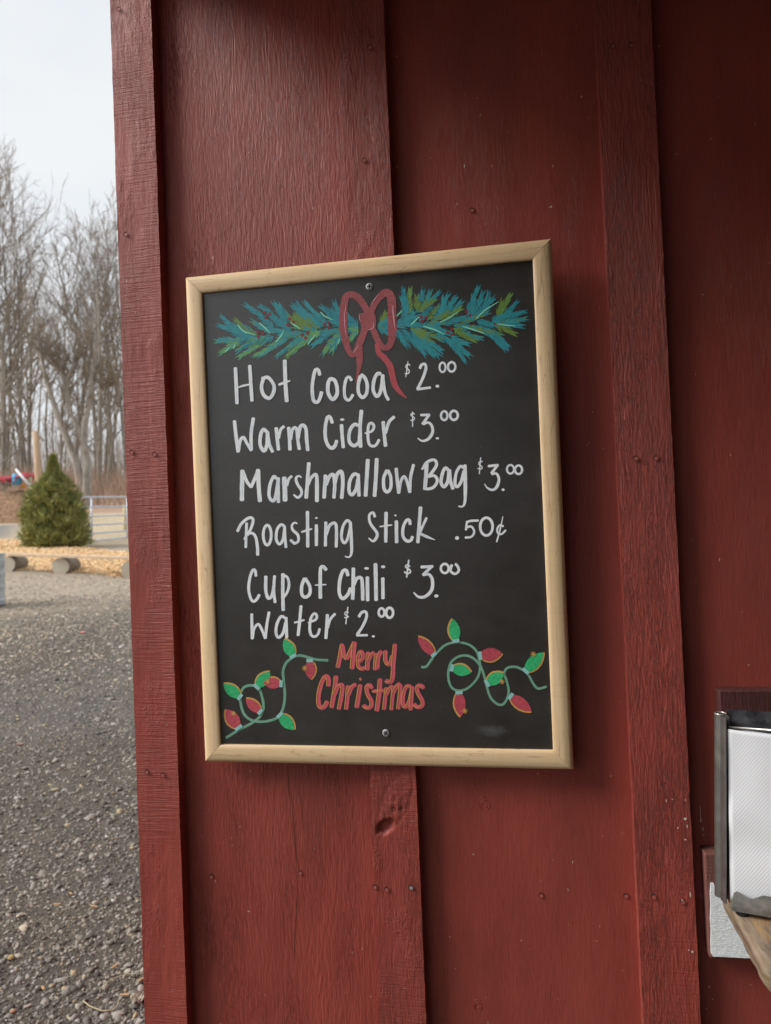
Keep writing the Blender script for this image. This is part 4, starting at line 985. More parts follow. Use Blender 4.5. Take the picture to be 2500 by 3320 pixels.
    o = mesh('napkin', V, Fc, nb.m, root, smooth=True); m = o.modifiers.new('s', 'SOLIDIFY'); m.thickness = .0006
    for q in range(6):
        V = [(.004, .004+q*.0028, zz0+.004), (W-.004, .004+q*.0028, zz0+.004), (W-.004, .004+q*.0028, Hh-.010-.001*q), (.004, .004+q*.0028, Hh-.004)]; V += [(a, b_+.0018, c) for a, b_, c in V]
        mesh('napkin', V, [(0, 1, 2, 3), (7, 6, 5, 4), (0, 4, 5, 1), (1, 5, 6, 2), (2, 6, 7, 3), (3, 7, 4, 0)], nb.m, root)
    # lower lip with its thumb notch
    xs_ = np.linspace(0, W-.004, 60); top = []
    for x in xs_:
        e = min(1, x/.006)
        notch = -.0055*math.exp(-((x-.019)/.008)**2) if x < .03 else -.0025*math.exp(-((x-W*.55)/.03)**2)
        top.append(.0135*(1-(1-e)**2)**.5+.0025+notch+.0015)
    V = []; Fc = []
    for x, t in zip(xs_, top): V += [(x-.001, -.0050, zz0-.003), (x-.001, -.0056, zz0+.001), (x-.001, -.0050, zz0+t)]
    V = [(x, y, z) for x, y, z in V]; n = len(xs_)
    for i in range(n-1):
        for j in range(2): Fc.append((i*3+j, i*3+3+j, i*3+4+j, i*3+1+j))
    o = mesh('lower_lip', V, Fc, dsteel2, root, smooth=False); m = o.modifiers.new('s', 'SOLIDIFY'); m.thickness = .001
    boxo('base_plate', (-.001, W-.003, -.0055, .024, zz0-.004, zz0-.003), steel, root)
    rub = simple('black rubber', (.012, .012, .014), .6)
    for x, y in ((.0085, .003), (W-.014, .003), (.0085, .020), (W-.014, .020)):
        V, Fc = tube_geo([(x, y, 0), (x, y, .0015), (x, y, .006)], [.0055, .0065, .0065], 16); mesh('rubber_foot', V, Fc, rub, root, smooth=False)
dispenser()

# ------------------------------------------------------------------ the menu board
SX, SZ, SW, SH, LEAN, TILT, RZ = -.20312315, .020976, .51014915, .69059892, .01763543, -.00351261, -.00099479
ex = np.array([math.cos(TILT)*math.cos(RZ), math.cos(TILT)*math.sin(RZ), 0]) ; ex = np.array([math.cos(TILT)*math.cos(RZ), -math.sin(TILT)*math.sin(LEAN)+math.cos(TILT)*math.sin(RZ), math.sin(TILT)*math.cos(LEAN)])
ex /= np.linalg.norm(ex)
ez = np.array([-math.sin(TILT), -math.cos(TILT)*math.sin(LEAN), math.cos(TILT)*math.cos(LEAN)]); ez -= ex*(ex@ez); ez /= np.linalg.norm(ez); ey = np.cross(ez, ex)
SC = CAM + np.array([SX, .988, SZ])        # middle of the frame's outer arris, local y = 0
sign = bpy.data.objects.new('menu_board', None); COL.objects.link(sign)
sign.matrix_world = Matrix(((ex[0], ey[0], ez[0], SC[0]), (ex[1], ey[1], ez[1], SC[1]), (ex[2], ey[2], ez[2], SC[2]), (0, 0, 0, 1)))
tag(sign, 'black chalkboard menu in a light maple frame screwed to the red wall', 'menu board')
PY = .0010                                   # local y of the board's face (toward the wall is +y)
def sloc(px, py, y=PY):
    d = ray(px, py); dl = np.array([d@ex, d@ey, d@ez]); o = CAM-SC; ol = np.array([o@ex, o@ey, o@ez]); t = (y-ol[1])/dl[1]; q = ol+dl*t; return q[0], q[2]
HW, HH = SW/2, SH/2; FW = .0252
boxo('chalk_panel', (-HW+FW*.5, HW-FW*.5, PY, PY+.004, -HH+FW*.5, HH-FW*.5), M['chalk'], sign)
boxo('backing', (-HW+.004, HW-.004, PY+.0042, PY+.0075, -HH+.004, HH-.004), simple('brown backing board', (.16, .10, .06), .9), sign)
def rail(L, name='frame_rail'):
    prof = [(0, .009), (0, .001), (.0008, -.0012), (.0030, -.0036), (.0055, -.0045), (.013, -.0050), (.0205, -.0046), (.0238, -.0038), (.0250, -.0028), (.0252, -.0005), (.0252, PY+.0002), (.012, PY+.0003), (.012, .009)]
    n = len(prof); V = []; Fc = []
    for s in (-1, 1):
        for u, y in prof: V.append((s*(L/2-u-.00022), y, u))
    for i in range(n): j = (i+1) % n; Fc.append((i, i+n, j+n, j))
    Fc.append(tuple(range(n))); Fc.append(tuple(range(2*n-1, n-1, -1)))
    return V, Fc
for (L, ang, off) in ((SW, 0, (0, -HH)), (SW, 180, (0, HH)), (SH, 90, (HW, 0)), (SH, -90, (-HW, 0))):
    V, Fc = rail(L); o = mesh('frame_rail', V, Fc, M['maple'], sign, loc=(off[0], 0, off[1])); o.rotation_euler = (0, R(-ang), 0)
    o.data.polygons.foreach_set('use_smooth', np.ones(len(o.data.polygons), dtype=bool)); 
    m = o.modifiers.new('e', 'EDGE_SPLIT'); m.split_angle = R(32)
# screws
def screw(px, py, rot):
    x, z = sloc(px, py); r = .0049; n = 20; prof = [(r*1.02, 0), (r, -.0009), (r*.9, -.0013), (r*.5, -.00145), (.0001, -.0015)]
    V = [(q*math.cos(6.2832*i/n), y, q*math.sin(6.2832*i/n)) for q, y in prof for i in range(n)]
    Fc = [(j*n+i, j*n+(i+1) % n, (j+1)*n+(i+1) % n, (j+1)*n+i) for j in range(len(prof)-1) for i in range(n)]
    s = mesh('screw', V, Fc, simple('zinc screw', (.40, .41, .42), .55, .35), sign, loc=(x, PY, z), smooth=True)
    V, Fc = [], []
    for a, b_ in ((.0033, .0008), (.0008, .0033)):
        k = len(V); V += [(-a, -.00160-(.00002 if a > b_ else 0), -b_), (a, -.00160-(.00002 if a > b_ else 0), -b_), (a, -.00160-(.00002 if a > b_ else 0), b_), (-a, -.00160-(.00002 if a > b_ else 0), b_)]; Fc.append((k, k+1, k+2, k+3))
    c = mesh('cross_slot', V, Fc, simple('dark slot', (.008, .008, .008), .8), s); c.rotation_euler[1] = rot
screw(1198, 929.5, R(6)); screw(1251.5, 2376, R(38))
# marker strokes: thin ribbons of paint lying on the board
LAY = [0]
def smooth_line(pts, step=5.0):
    P = [np.array(p, float) for p in pts]
    if len(P) == 2:
        n = max(2, int(np.linalg.norm(P[1]-P[0])/step)); return [P[0]+(P[1]-P[0])*i/n for i in range(n+1)]
    Q = [2*P[0]-P[1]]+P+[2*P[-1]-P[-2]]; out_ = []
    for i in range(1, len(Q)-2):
        p0, p1, p2, p3 = Q[i-1:i+3]; n = max(2, int(np.linalg.norm(p2-p1)/step))
        for k in range(n):
            t = k/n; out_.append(.5*((2*p1)+(-p0+p2)*t+(2*p0-5*p1+4*p2-p3)*t*t+(-p0+3*p1-3*p2+p3)*t**3))
    out_.append(P[-1]); return out_
class Ink:
    def __init__(s): s.V = []; s.F = []; s.uv = []
    def stroke(s, pts, width, step=4.0, taper=(1., 1.), round_=True, lift=14e-6, wob=.05):
        """pts in photo pixels, width in photo pixels (number or per-point list)"""
        L = smooth_line(pts, step); n = len(L); LAY[0] += 1; base_y = PY-.00004-LAY[0]*lift if lift else 0
        base_y = PY-.00005-(LAY[0] % 160)*2.5e-6
        if np.isscalar(width): Wd = [width]*n
        else: Wd = list(np.interp(np.linspace(0, len(width)-1, n), range(len(width)), width))
        tot = 0; ph = random.random()*50; k0 = len(s.V)
        for i, p in enumerate(L):
            t = L[min(i+1, n-1)]-L[max(i-1, 0)]; t /= np.linalg.norm(t)+1e-9; nn_ = np.array([-t[1], t[0]]); f = i/(n-1)
            w_ = Wd[i]*.5*(taper[0]+(1-taper[0])*min(1, f*4))*(taper[1]+(1-taper[1])*min(1, (1-f)*4))
            w_ *= 1+wob*float(vn(np.array(ph+i*.35), np.array(3.1)))*2
            if i: tot += np.linalg.norm(p-L[i-1])
            y = base_y - i*4e-7
            for sgn in (-1, 1):
                q = p+nn_*w_*sgn; x, z = sloc(q[0], q[1]); s.V.append((x, y, z)); s.uv.append((ph+(sgn+1)*.5, tot/150.+ph))
            if i: a = k0+2*i; s.F.append((a-2, a-1, a+1, a))
        if round_:
            for (c, nxt, kk) in ((L[0], L[1], k0), (L[-1], L[-2], k0+2*(n-1))):
                d = c-nxt; d /= np.linalg.norm(d)+1e-9; wv = np.array([-d[1], d[0]]); w_ = (Wd[0] if kk == k0 else Wd[-1])*.5*(taper[0] if kk == k0 else taper[1])
                ids = [kk, kk+1]; k1 = len(s.V); m = 5
                a0 = np.array(s.V[kk]); 
                for j in range(1, m):
                    an = math.pi*j/m; sg = 1
                    # walk from vertex kk+1 (plus side) round to vertex kk
                    pl = nxt-c; tt_ = (L[1]-L[0]) if kk == k0 else (L[-1]-L[-2]); tt_ = tt_/(np.linalg.norm(tt_)+1e-9); nv = np.array([-tt_[1], tt_[0]]); od = -tt_ if kk == k0 else tt_
                    q = c+nv*w_*math.cos(an)+od*w_*.55*math.sin(an); x, z = sloc(q[0], q[1]); s.V.append((x, a0[1], z)); s.uv.append((s.uv[kk][0]+.5+.5*math.cos(an), s.uv[kk][1]))
                ring = [kk+1]+list(range(k1, k1+m-1))+[kk]; s.F.append(tuple(ring))
    def dot(s, px, py, rx, ry=None, n=14):
        ry = ry or rx; LAY[0] += 1; y = PY-.00005-(LAY[0] % 160)*2.5e-6; k = len(s.V)
        for i in range(n):
            a = 6.2832*i/n; q = 1+.1*float(vn(np.array(i*.9+px), np.array(2.2))); x, z = sloc(px+rx*q*math.cos(a), py+ry*q*math.sin(a)); s.V.append((x, y, z)); s.uv.append((math.cos(a)*.5+px, math.sin(a)*.1))
        s.F.append(tuple(range(k, k+n)))
    def ring(s, px, py, rx, ry, w_):
        a0 = random.uniform(-1.9, -1.3); pts = [(px+rx*math.cos(a0-6.5*i/16), py+ry*math.sin(a0-6.5*i/16)) for i in range(17)]; s.stroke(pts, w_)
    def poly(s, pts):
        LAY[0] += 1; y = PY-.00005-(LAY[0] % 160)*2.5e-6; k = len(s.V); c = np.mean(np.array(pts), 0)
        L = pts
        x, z = sloc(c[0], c[1]); s.V.append((x, y, z)); s.uv.append((c[0]*.03, c[1]*.02))
        for p in L: x, z = sloc(p[0], p[1]); s.V.append((x, y, z)); s.uv.append((p[0]*.03, p[1]*.02))
        n = len(L)
        for i in range(n): s.F.append((k, k+1+i, k+1+(i+1) % n))
    def build(s, name, mat, parent, label=None):
        # keep the faces looking toward the viewer (-y)
        o = mesh(name, s.V, s.F, mat, parent, uv=s.uv)
        if label: o['label'] = label
        return o
def lifted(ink, dy):      # later paint lies over earlier paint, a touch prouder
    ink.V = [(x, y-dy, z) for x, y, z in ink.V]; return ink
SCL = 560/1666.
def crop(x0, y0, sc=SCL): return lambda pts: [(x0+p[0]*sc, y0+p[1]*sc) for p in pts]
def words(label, items):
    ink = Ink()
    for it in items:
        kind = it[0]; (x0, y0) = it[1]; f = crop(x0, y0)
        if kind == 's': ink.stroke(f(it[3]), it[2]*SCL)
        elif kind == 'r': p = f([(it[3], it[4])])[0]; ink.ring(p[0], p[1], it[5]*SCL, it[6]*SCL, it[2]*SCL)
        elif kind == 'd': p = f([(it[2], it[3])])[0]; ink.dot(p[0], p[1], it[4]*SCL, it[5]*SCL)
        elif kind == 't': ink.stroke(f(it[3]), it[2]*SCL, taper=it[4])
    ink.build('painted_line', M['white'], sign, label)
a1, a2 = (740, 1150), (1240, 1150); b1, b2 = (740, 1310), (1240, 1310); c1, c2 = (740, 1460), (1240, 1460); d1, d2 = (740, 1630), (1240, 1630); e1, e2 = (740, 1800), (1060, 1800)

# garland of fir sprigs first (it lies under the bow and the words)
LC = lambda p: (650+p[0]*.3301, 880+p[1]*.3301)
RC = lambda p: (1200+p[0]*.3301, 880+p[1]*.3301)
inks = {k: Ink() for k in ('teal1', 'teal2', 'olive', 'lime', 'mint', 'berry')}
def sprig(base, tip, f, mats, n=13, ln=70, spreadang=32, w0=9):
    base = np.array(base, float); tip = np.array(tip, float); d = tip-base; L = np.linalg.norm(d); d /= L; nrm = np.array([-d[1], d[0]])
    bend = nrm*random.uniform(-.06, .06)*L
    spine = [base+d*L*t+bend*math.sin(math.pi*t) for t in (0, .35, .7, .93)]
    inks[mats[0]].stroke([f(p) for p in spine], 3.6, step=9, taper=(1, .4), round_=False)
    m = int(n*L/165)+5
    for i in range(m):
        t = (i+.4*random.random())/m; p = base+d*L*t*.92+bend*math.sin(math.pi*t)
        for sg in (-1, 1):
            a = sg*R(spreadang*random.uniform(.5, 1.4)*(1-.45*t)); dd = np.array([d[0]*math.cos(a)-d[1]*math.sin(a), d[0]*math.sin(a)+d[1]*math.cos(a)])
            l = ln*random.uniform(.7, 1.15)*(1-.25*t); cv = nrm*sg*l*.10
            q = [p, p+dd*l*.5+cv, p+dd*l]; mt = mats[0] if random.random() < .72 or len(mats) == 1 else random.choice(mats[1:])
            inks[mt].stroke([f(x) for x in q], [w0*.3301*.5, w0*.3301*.82, w0*.3301*.2], step=8, round_=False, wob=0)
T1, T2, OL, LM = 'teal1', 'teal2', 'olive', 'lime'
left = [((420, 645), (165, 530), (T1, T2)), ((480, 625), (190, 425), (T1, T2)), ((340, 670), (150, 690), (T1, LM)), ((430, 655), (170, 815), (LM, T1, OL)), ((560, 630), (340, 465), (OL, T1)), ((640, 640), (345, 800), (T1, LM)), ((660, 650), (360, 855), (LM, T1)), ((720, 600), (500, 480), (T1, OL)),
        ((720, 560), (425, 325), (T1, T2)), ((800, 540), (570, 330), (T1, T2)), ((850, 520), (715, 300), (T1, T2)), ((870, 500), (760, 310), (T1,)), ((900, 610), (700, 450), (T1, T2)), ((860, 620), (500, 845), (LM, T1)), ((900, 610), (560, 845), (T1, LM)),
        ((1010, 570), (845, 415), (OL,)), ((1060, 570), (900, 430), (OL, LM)), ((1180, 550), (885, 315), (T1, T2)), ((1210, 540), (930, 300), (T1, T2)), ((1260, 540), (1010, 290), (T1, T2)), ((1350, 540), (1170, 335), (T1, T2)), ((1060, 600), (730, 850), (T1, LM)), ((1040, 620), (840, 850), (LM, OL)), ((1180, 590), (890, 815), (LM, T1)),
        ((1290, 590), (1090, 735), (T1, T2)), ((1370, 600), (1195, 825), (LM, T1)), ((1395, 610), (1290, 800), (T1, LM)), ((1390, 530), (1275, 360), (T1, T2)), ((1410, 500), (1315, 300), (T1, T2)), ((1090, 560), (940, 400), (OL,)), ((1180, 560), (1040, 470), (OL, T1)), ((720, 640), (480, 700), (T1,)), ((1000, 600), (760, 640), (T1, OL)), ((1300, 570), (1080, 620), (T1, T2)), ((560, 650), (300, 700), (T1, T2)), ((860, 600), (640, 560), (T1,)), ((1150, 580), (900, 540), (T1, OL)), ((1450, 560), (1220, 600), (T1, OL)), ((1440, 540), (1250, 470), (T1, T2)),
        ((1550, 545), (1440, 420), (T1, T2)), ((1550, 545), (1400, 520), (T1, T2)), ((1550, 550), (1400, 610), (T1, LM)), ((1550, 550), (1450, 690), (LM, T1))]
right = [((75, 540), (260, 440), (T1, OL)), ((75, 540), (250, 640), (T1, T2)), ((90, 540), (300, 540), (T1,)), ((110, 520), (160, 400), (OL,)), ((370, 410), (330, 160), (T1, T2)), ((380, 410), (395, 150), (OL, LM)), ((350, 480), (300, 240), (T1, T2)), ((340, 520), (440, 390), (T1, T2)),
         ((450, 400), (690, 190), (T1, T2)), ((460, 390), (640, 275), (OL,)), ((480, 340), (520, 180), (T1, T2)), ((465, 380), (455, 240), (OL,)), ((540, 330), (595, 190), (T1, OL)), ((480, 490), (620, 350), (T2, T1)), ((560, 480), (685, 325), (OL, T2)), ((640, 470), (770, 215), (T1, T2)), ((700, 440), (730, 240), (T1,)), ((740, 420), (850, 245), (T1, T2)), ((760, 440), (905, 290), (T1, T2)), ((700, 470), (910, 355), (OL, LM)), ((600, 500), (780, 400), (OL, T1)),
         ((960, 430), (1070, 140), (T1, T2)), ((1000, 430), (1010, 230), (T1, T2)), ((1000, 420), (1110, 190), (T1, T2)), ((1060, 440), (1170, 195), (T1, T2)), ((1090, 420), (1225, 260), (T1, T2)), ((1020, 460), (1160, 350), (OL, T1)), ((1250, 440), (1385, 215), (OL, LM)), ((1260, 430), (1300, 290), (OL,)), ((1200, 500), (1460, 285), (T1, T2)), ((1220, 500), (1545, 390), (T1, T2)), ((1230, 510), (1550, 460), (T1, OL)), ((1230, 520), (1515, 545), (T1, T2)), ((1240, 530), (1440, 620), (OL,)), ((1200, 500), (1400, 400), (T1, T2)),
         ((1120, 550), (1340, 785), (T1, T2)), ((1170, 570), (1375, 755), (T1, T2)), ((1050, 570), (1300, 635), (OL, T1)), ((820, 560), (1050, 690), (OL, LM)), ((860, 580), (1110, 660), (T1, OL)), ((640, 560), (955, 910), (T1, T2)), ((760, 660), (985, 840), (T1, T2)), ((800, 640), (980, 715), (T1,)), ((400, 560), (655, 850), (T1, T2)), ((480, 600), (690, 840), (T1, T2)), ((520, 660), (715, 790), (T1, T2)), ((260, 570), (370, 745), (T1, T2)), ((320, 570), (560, 840), (T1, T2)), ((420, 570), (720, 680), (OL, T1)), ((400, 540), (620, 700), (OL,)),
         ((260, 530), (520, 530), (T1, T2)), ((260, 500), (480, 440), (T1, T2)), ((500, 540), (760, 500), (T1, OL)), ((720, 520), (960, 440), (T1, T2)), ((900, 500), (1180, 400), (T1, OL)), ((560, 540), (800, 620), (T1,)), ((820, 530), (1120, 560), (T1, OL)), ((1050, 490), (1260, 540), (T1, T2))]
random.seed(21)
random.shuffle(left); random.shuffle(right)
for b_, t_, m_ in left: sprig(b_, t_, LC, m_)
for b_, t_, m_ in right: sprig(b_, t_, RC, m_)
LAY[0] = 161*3+120; extra = []
for f, L_ in ((LC, [[(365, 525), (430, 590), (540, 622)], [(580, 505), (640, 560), (685, 610)], [(740, 695), (780, 650), (822, 582)], [(885, 500), (980, 565)], [(1055, 720), (1090, 670), (1138, 618)], [(1180, 398), (1220, 440), (1295, 475)], [(245, 795), (295, 735)], [(1368, 660), (1350, 715)], [(325, 760), (345, 710)]]), (RC, [[(262, 440), (320, 380)], [(400, 525), (490, 440)], [(685, 500), (780, 455), (870, 392)], [(525, 540), (640, 575), (730, 620)], [(910, 540), (1020, 575), (1125, 610)], [(1045, 465), (1130, 380), (1260, 300)], [(1260, 515), (1340, 530), (1430, 535)]])):
    for p in L_: extra.append(('needle_highlight', 'mint', Ink())); extra[-1][2].stroke([f(q) for q in p], [3.2, 4.4, 2.0], step=7, round_=False)
for f, L_ in ((LC, [(632, 402), (680, 418), (645, 455), (876, 466), (913, 497), (857, 528), (563, 600), (608, 612), (572, 644), (1048, 605), (1000, 626), (1033, 655), (1260, 505), (1219, 520), (1258, 550)]), (RC, [(502, 448), (548, 455), (512, 488), (806, 570), (760, 600), (808, 624), (993, 373), (950, 395), (984, 431), (1258, 467), (1230, 523), (1280, 515)])):
    for q in L_: p = f(q); extra.append(('painted_berry', 'berry', Ink())); extra[-1][2].dot(p[0], p[1], 5.3)
gar = None
for k, nm in (('teal1', 'fir_needles'), ('teal2', 'fir_needles'), ('olive', 'fir_needles'), ('lime', 'fir_needles')):
    o = inks[k].build(nm, M[k], gar or sign, None)
    o['kind'] = 'stuff'
    if gar is None: gar = o; del o['kind']; o.name = 'painted_garland'; o['label'] = 'painted teal and green fir garland across the top of the board'
for nm, k, ik in extra: lifted(ik, .0001).build(nm, M[k], gar)
# the bow
BC = lambda pts: [(1080+p[0]*.1853, 900+p[1]*.1853) for p in pts]
LAY[0] = 0
bow = Ink()
bow.stroke(BC([(600, 590), (520, 450), (430, 345), (330, 300), (235, 330), (195, 480), (180, 700), (185, 900), (225, 1120), (280, 1290), (345, 1350), (400, 1290), (460, 1160), (520, 1020), (560, 890)]), [21, 22, 22, 22, 22, 24, 27, 27, 25, 22, 18, 18, 22, 22, 22])
bow.stroke(BC([(670, 590), (730, 460), (820, 340), (925, 265), (1000, 310), (1030, 450), (1035, 700), (1040, 900), (1020, 1100), (970, 1210), (880, 1225), (800, 1130), (740, 1000), (690, 880)]), [20, 20, 22, 26, 28, 28, 28, 28, 26, 22, 18, 20, 20, 18])
bow.stroke(BC([(460, 1170), (470, 1300), (462, 1500), (440, 1650), (408, 1790), (398, 1850)]), [18, 20, 22, 15, 8, 2], round_=False)
bow.poly(BC([(470, 625), (600, 605), (725, 620), (750, 700), (752, 800), (740, 890), (680, 920), (600, 925), (500, 885), (470, 760)]))
ob = lifted(bow, .00045).build('painted_bow', M['bow'], sign, 'painted dusty red ribbon bow at the centre of the garland')
bt = Ink(); bt.stroke(BC([(770, 1170), (800, 1310), (900, 1410), (1000, 1550), (1040, 1720), (1085, 1880), (1160, 1990), (1230, 2060), (1288, 2108)]), [15, 17, 19, 20, 20, 19, 18, 13, 4])
lifted(bt, .0006).build('ribbon_tail', M['bow_bright'], ob)
for p in ([(225, 490), (205, 690), (215, 900), (245, 1060)], [(460, 640), (462, 700), (482, 770)], [(800, 290), (710, 410), (675, 480)], [(1035, 490), (1050, 640), (1078, 870)], [(1055, 490), (1062, 640), (1085, 860)], [(705, 790), (715, 860), (680, 900), (612, 920)], [(450, 1190), (400, 1260), (360, 1320)]):
    hl = Ink(); hl.stroke(BC(p), [1.5, 3.2, 1.2]); lifted(hl, .0008).build('ribbon_highlight', M['pink_m'], ob)

LAY[0] = 0
_V0 = PY
PYW = .0020          # the words were written after the ribbon and cross its tails
def words2(groups, items):
    k = 0
    for text, cnt in groups:
        ink = Ink(); part = items[k:] if cnt is None else items[k:k+cnt]; k += cnt or 0
        for it in part:
            f = crop(*it[1])
            if it[0] == 's': ink.stroke(f(it[3]), it[2]*SCL if np.isscalar(it[2]) else [q*SCL for q in it[2]])
            elif it[0] == 'r': p = f([(it[3], it[4])])[0]; ink.ring(p[0], p[1], it[5]*SCL, it[6]*SCL, it[2]*SCL)
            elif it[0] == 'd': p = f([(it[2], it[3])])[0]; ink.dot(p[0], p[1], it[4]*SCL, it[5]*SCL)
        if text in ('Hot', 'Cocoa'): lifted(ink, .0008)
        price = text[0] in '$.'
        ink.build('painted_price' if price else 'painted_word', M['white'], sign, ('white hand painted price %s' if price else 'white hand painted word %s') % text)
s = 's'; r = 'r'; d = 'd'
words2((('Hot', 6), ('Cocoa', 6), ('$2.00', None)), [
    (s, a1, 34, [(72, 130), (80, 300), (87, 470)]), (s, a1, 34, [(210, 108), (220, 280), (232, 445)]), (s, a1, [12, 22, 14], [(80, 322), (150, 300), (222, 285)]),
    (s, a1, 34, [(330, 232), (385, 220), (430, 270), (447, 320), (430, 385), (395, 422), (345, 390), (323, 315), (340, 235)]),
    (s, a1, 38, [(548, 58), (553, 250), (566, 450)]), (s, a1, [24, 28, 12], [(492, 290), (540, 272), (600, 252)]),
    (s, a1, 34, [(885, 195), (872, 150), (843, 148), (820, 240), (812, 340), (825, 440), (862, 458), (888, 415), (902, 362)]),
    (s, a1, 36, [(985, 232), (965, 280), (966, 370), (1008, 432), (1048, 390), (1052, 320), (1030, 250), (990, 232)]),
    (s, a1, 30, [(1190, 248), (1172, 218), (1143, 228), (1122, 320), (1128, 410), (1160, 440), (1187, 418), (1203, 388)]),
    (s, a1, 34, [(1275, 208), (1257, 290), (1260, 370), (1297, 414), (1335, 375), (1342, 290), (1320, 225), (1285, 195)]),
    (s, a1, 34, [(1470, 188), (1443, 182), (1410, 240), (1400, 340), (1432, 402), (1465, 370), (1485, 280), (1493, 200)]), (s, a1, 30, [(1492, 197), (1503, 310), (1520, 385), (1546, 436)]),
    (s, a2, 12, [(265, 102), (245, 88), (225, 120), (258, 150), (252, 180), (218, 182)]), (s, a2, [6, 12, 8], [(247, 62), (237, 140), (225, 215)]),
    (s, a2, 28, [(362, 130), (378, 98), (408, 90), (420, 125), (400, 200), (355, 300), (338, 328)]), (s, a2, 24, [(336, 334), (400, 325), (462, 317)]), (d, a2, 530, 303, 19, 15),
    (r, a2, 20, 580, 122, 29, 46), (r, a2, 22, 668, 117, 36, 46)])
words2((('Warm', 10), ('Cider', 8), ('$3.00 for warm cider', None)), [
    (s, b1, 34, [(60, 165), (75, 300), (96, 460)]), (s, b1, 30, [(98, 455), (118, 350), (148, 322), (182, 380), (222, 446)]), (s, b1, 32, [(222, 442), (222, 280), (243, 137)]),
    (s, b1, 34, [(370, 265), (340, 243), (315, 290), (308, 390), (345, 452), (372, 400), (380, 275)]), (s, b1, 32, [(380, 268), (395, 380), (428, 460)]),
    (s, b1, 34, [(463, 232), (474, 340), (485, 440)]), (s, b1, [26, 28, 30], [(486, 330), (505, 250), (536, 216)]),
    (s, b1, 34, [(584, 228), (592, 340), (596, 440)]), (s, b1, 32, [(602, 340), (615, 258), (645, 226), (664, 260), (672, 350), (686, 435)]), (s, b1, 34, [(674, 330), (692, 228), (722, 204), (750, 240), (757, 340), (768, 445)]),
    (s, b1, 34, [(1003, 180), (985, 128), (958, 128), (937, 220), (940, 335), (970, 408), (1008, 424), (1034, 395), (1046, 355)]),
    (s, b1, 34, [(1093, 202), (1100, 310), (1110, 418)]), (d, b1, 1100, 150, 22, 12),
    (s, b1, 34, [(1250, 205), (1215, 197), (1172, 260), (1168, 360), (1212, 402), (1258, 370), (1270, 300)]), (s, b1, 36, [(1285, 64), (1272, 230), (1277, 413)]),
    (s, b1, [14, 24, 28, 28, 28, 28, 28, 28, 28, 28], [(1320, 282), (1385, 262), (1406, 215), (1385, 185), (1355, 205), (1347, 300), (1360, 385), (1398, 408), (1432, 388), (1455, 345)]),
    (s, b1, 34, [(1495, 172), (1506, 300), (1518, 404)]), (s, b1, [26, 30, 32], [(1520, 280), (1550, 175), (1600, 124)]),
    (s, b2, 11, [(310, 97), (292, 88), (272, 105), (306, 130), (305, 152), (270, 158)]), (s, b2, 11, [(290, 75), (291, 218)]),
    (s, b2, 24, [(370, 106), (455, 104)]), (s, b2, 26, [(450, 106), (387, 192)]), (s, b2, [22, 24, 28, 30, 28, 22, 12], [(398, 194), (440, 178), (474, 205), (484, 270), (445, 335), (385, 356), (342, 330)]), (d, b2, 530, 330, 17, 11),
    (r, b2, 22, 596, 112, 31, 43), (r, b2, 24, 690, 109, 37, 44)])
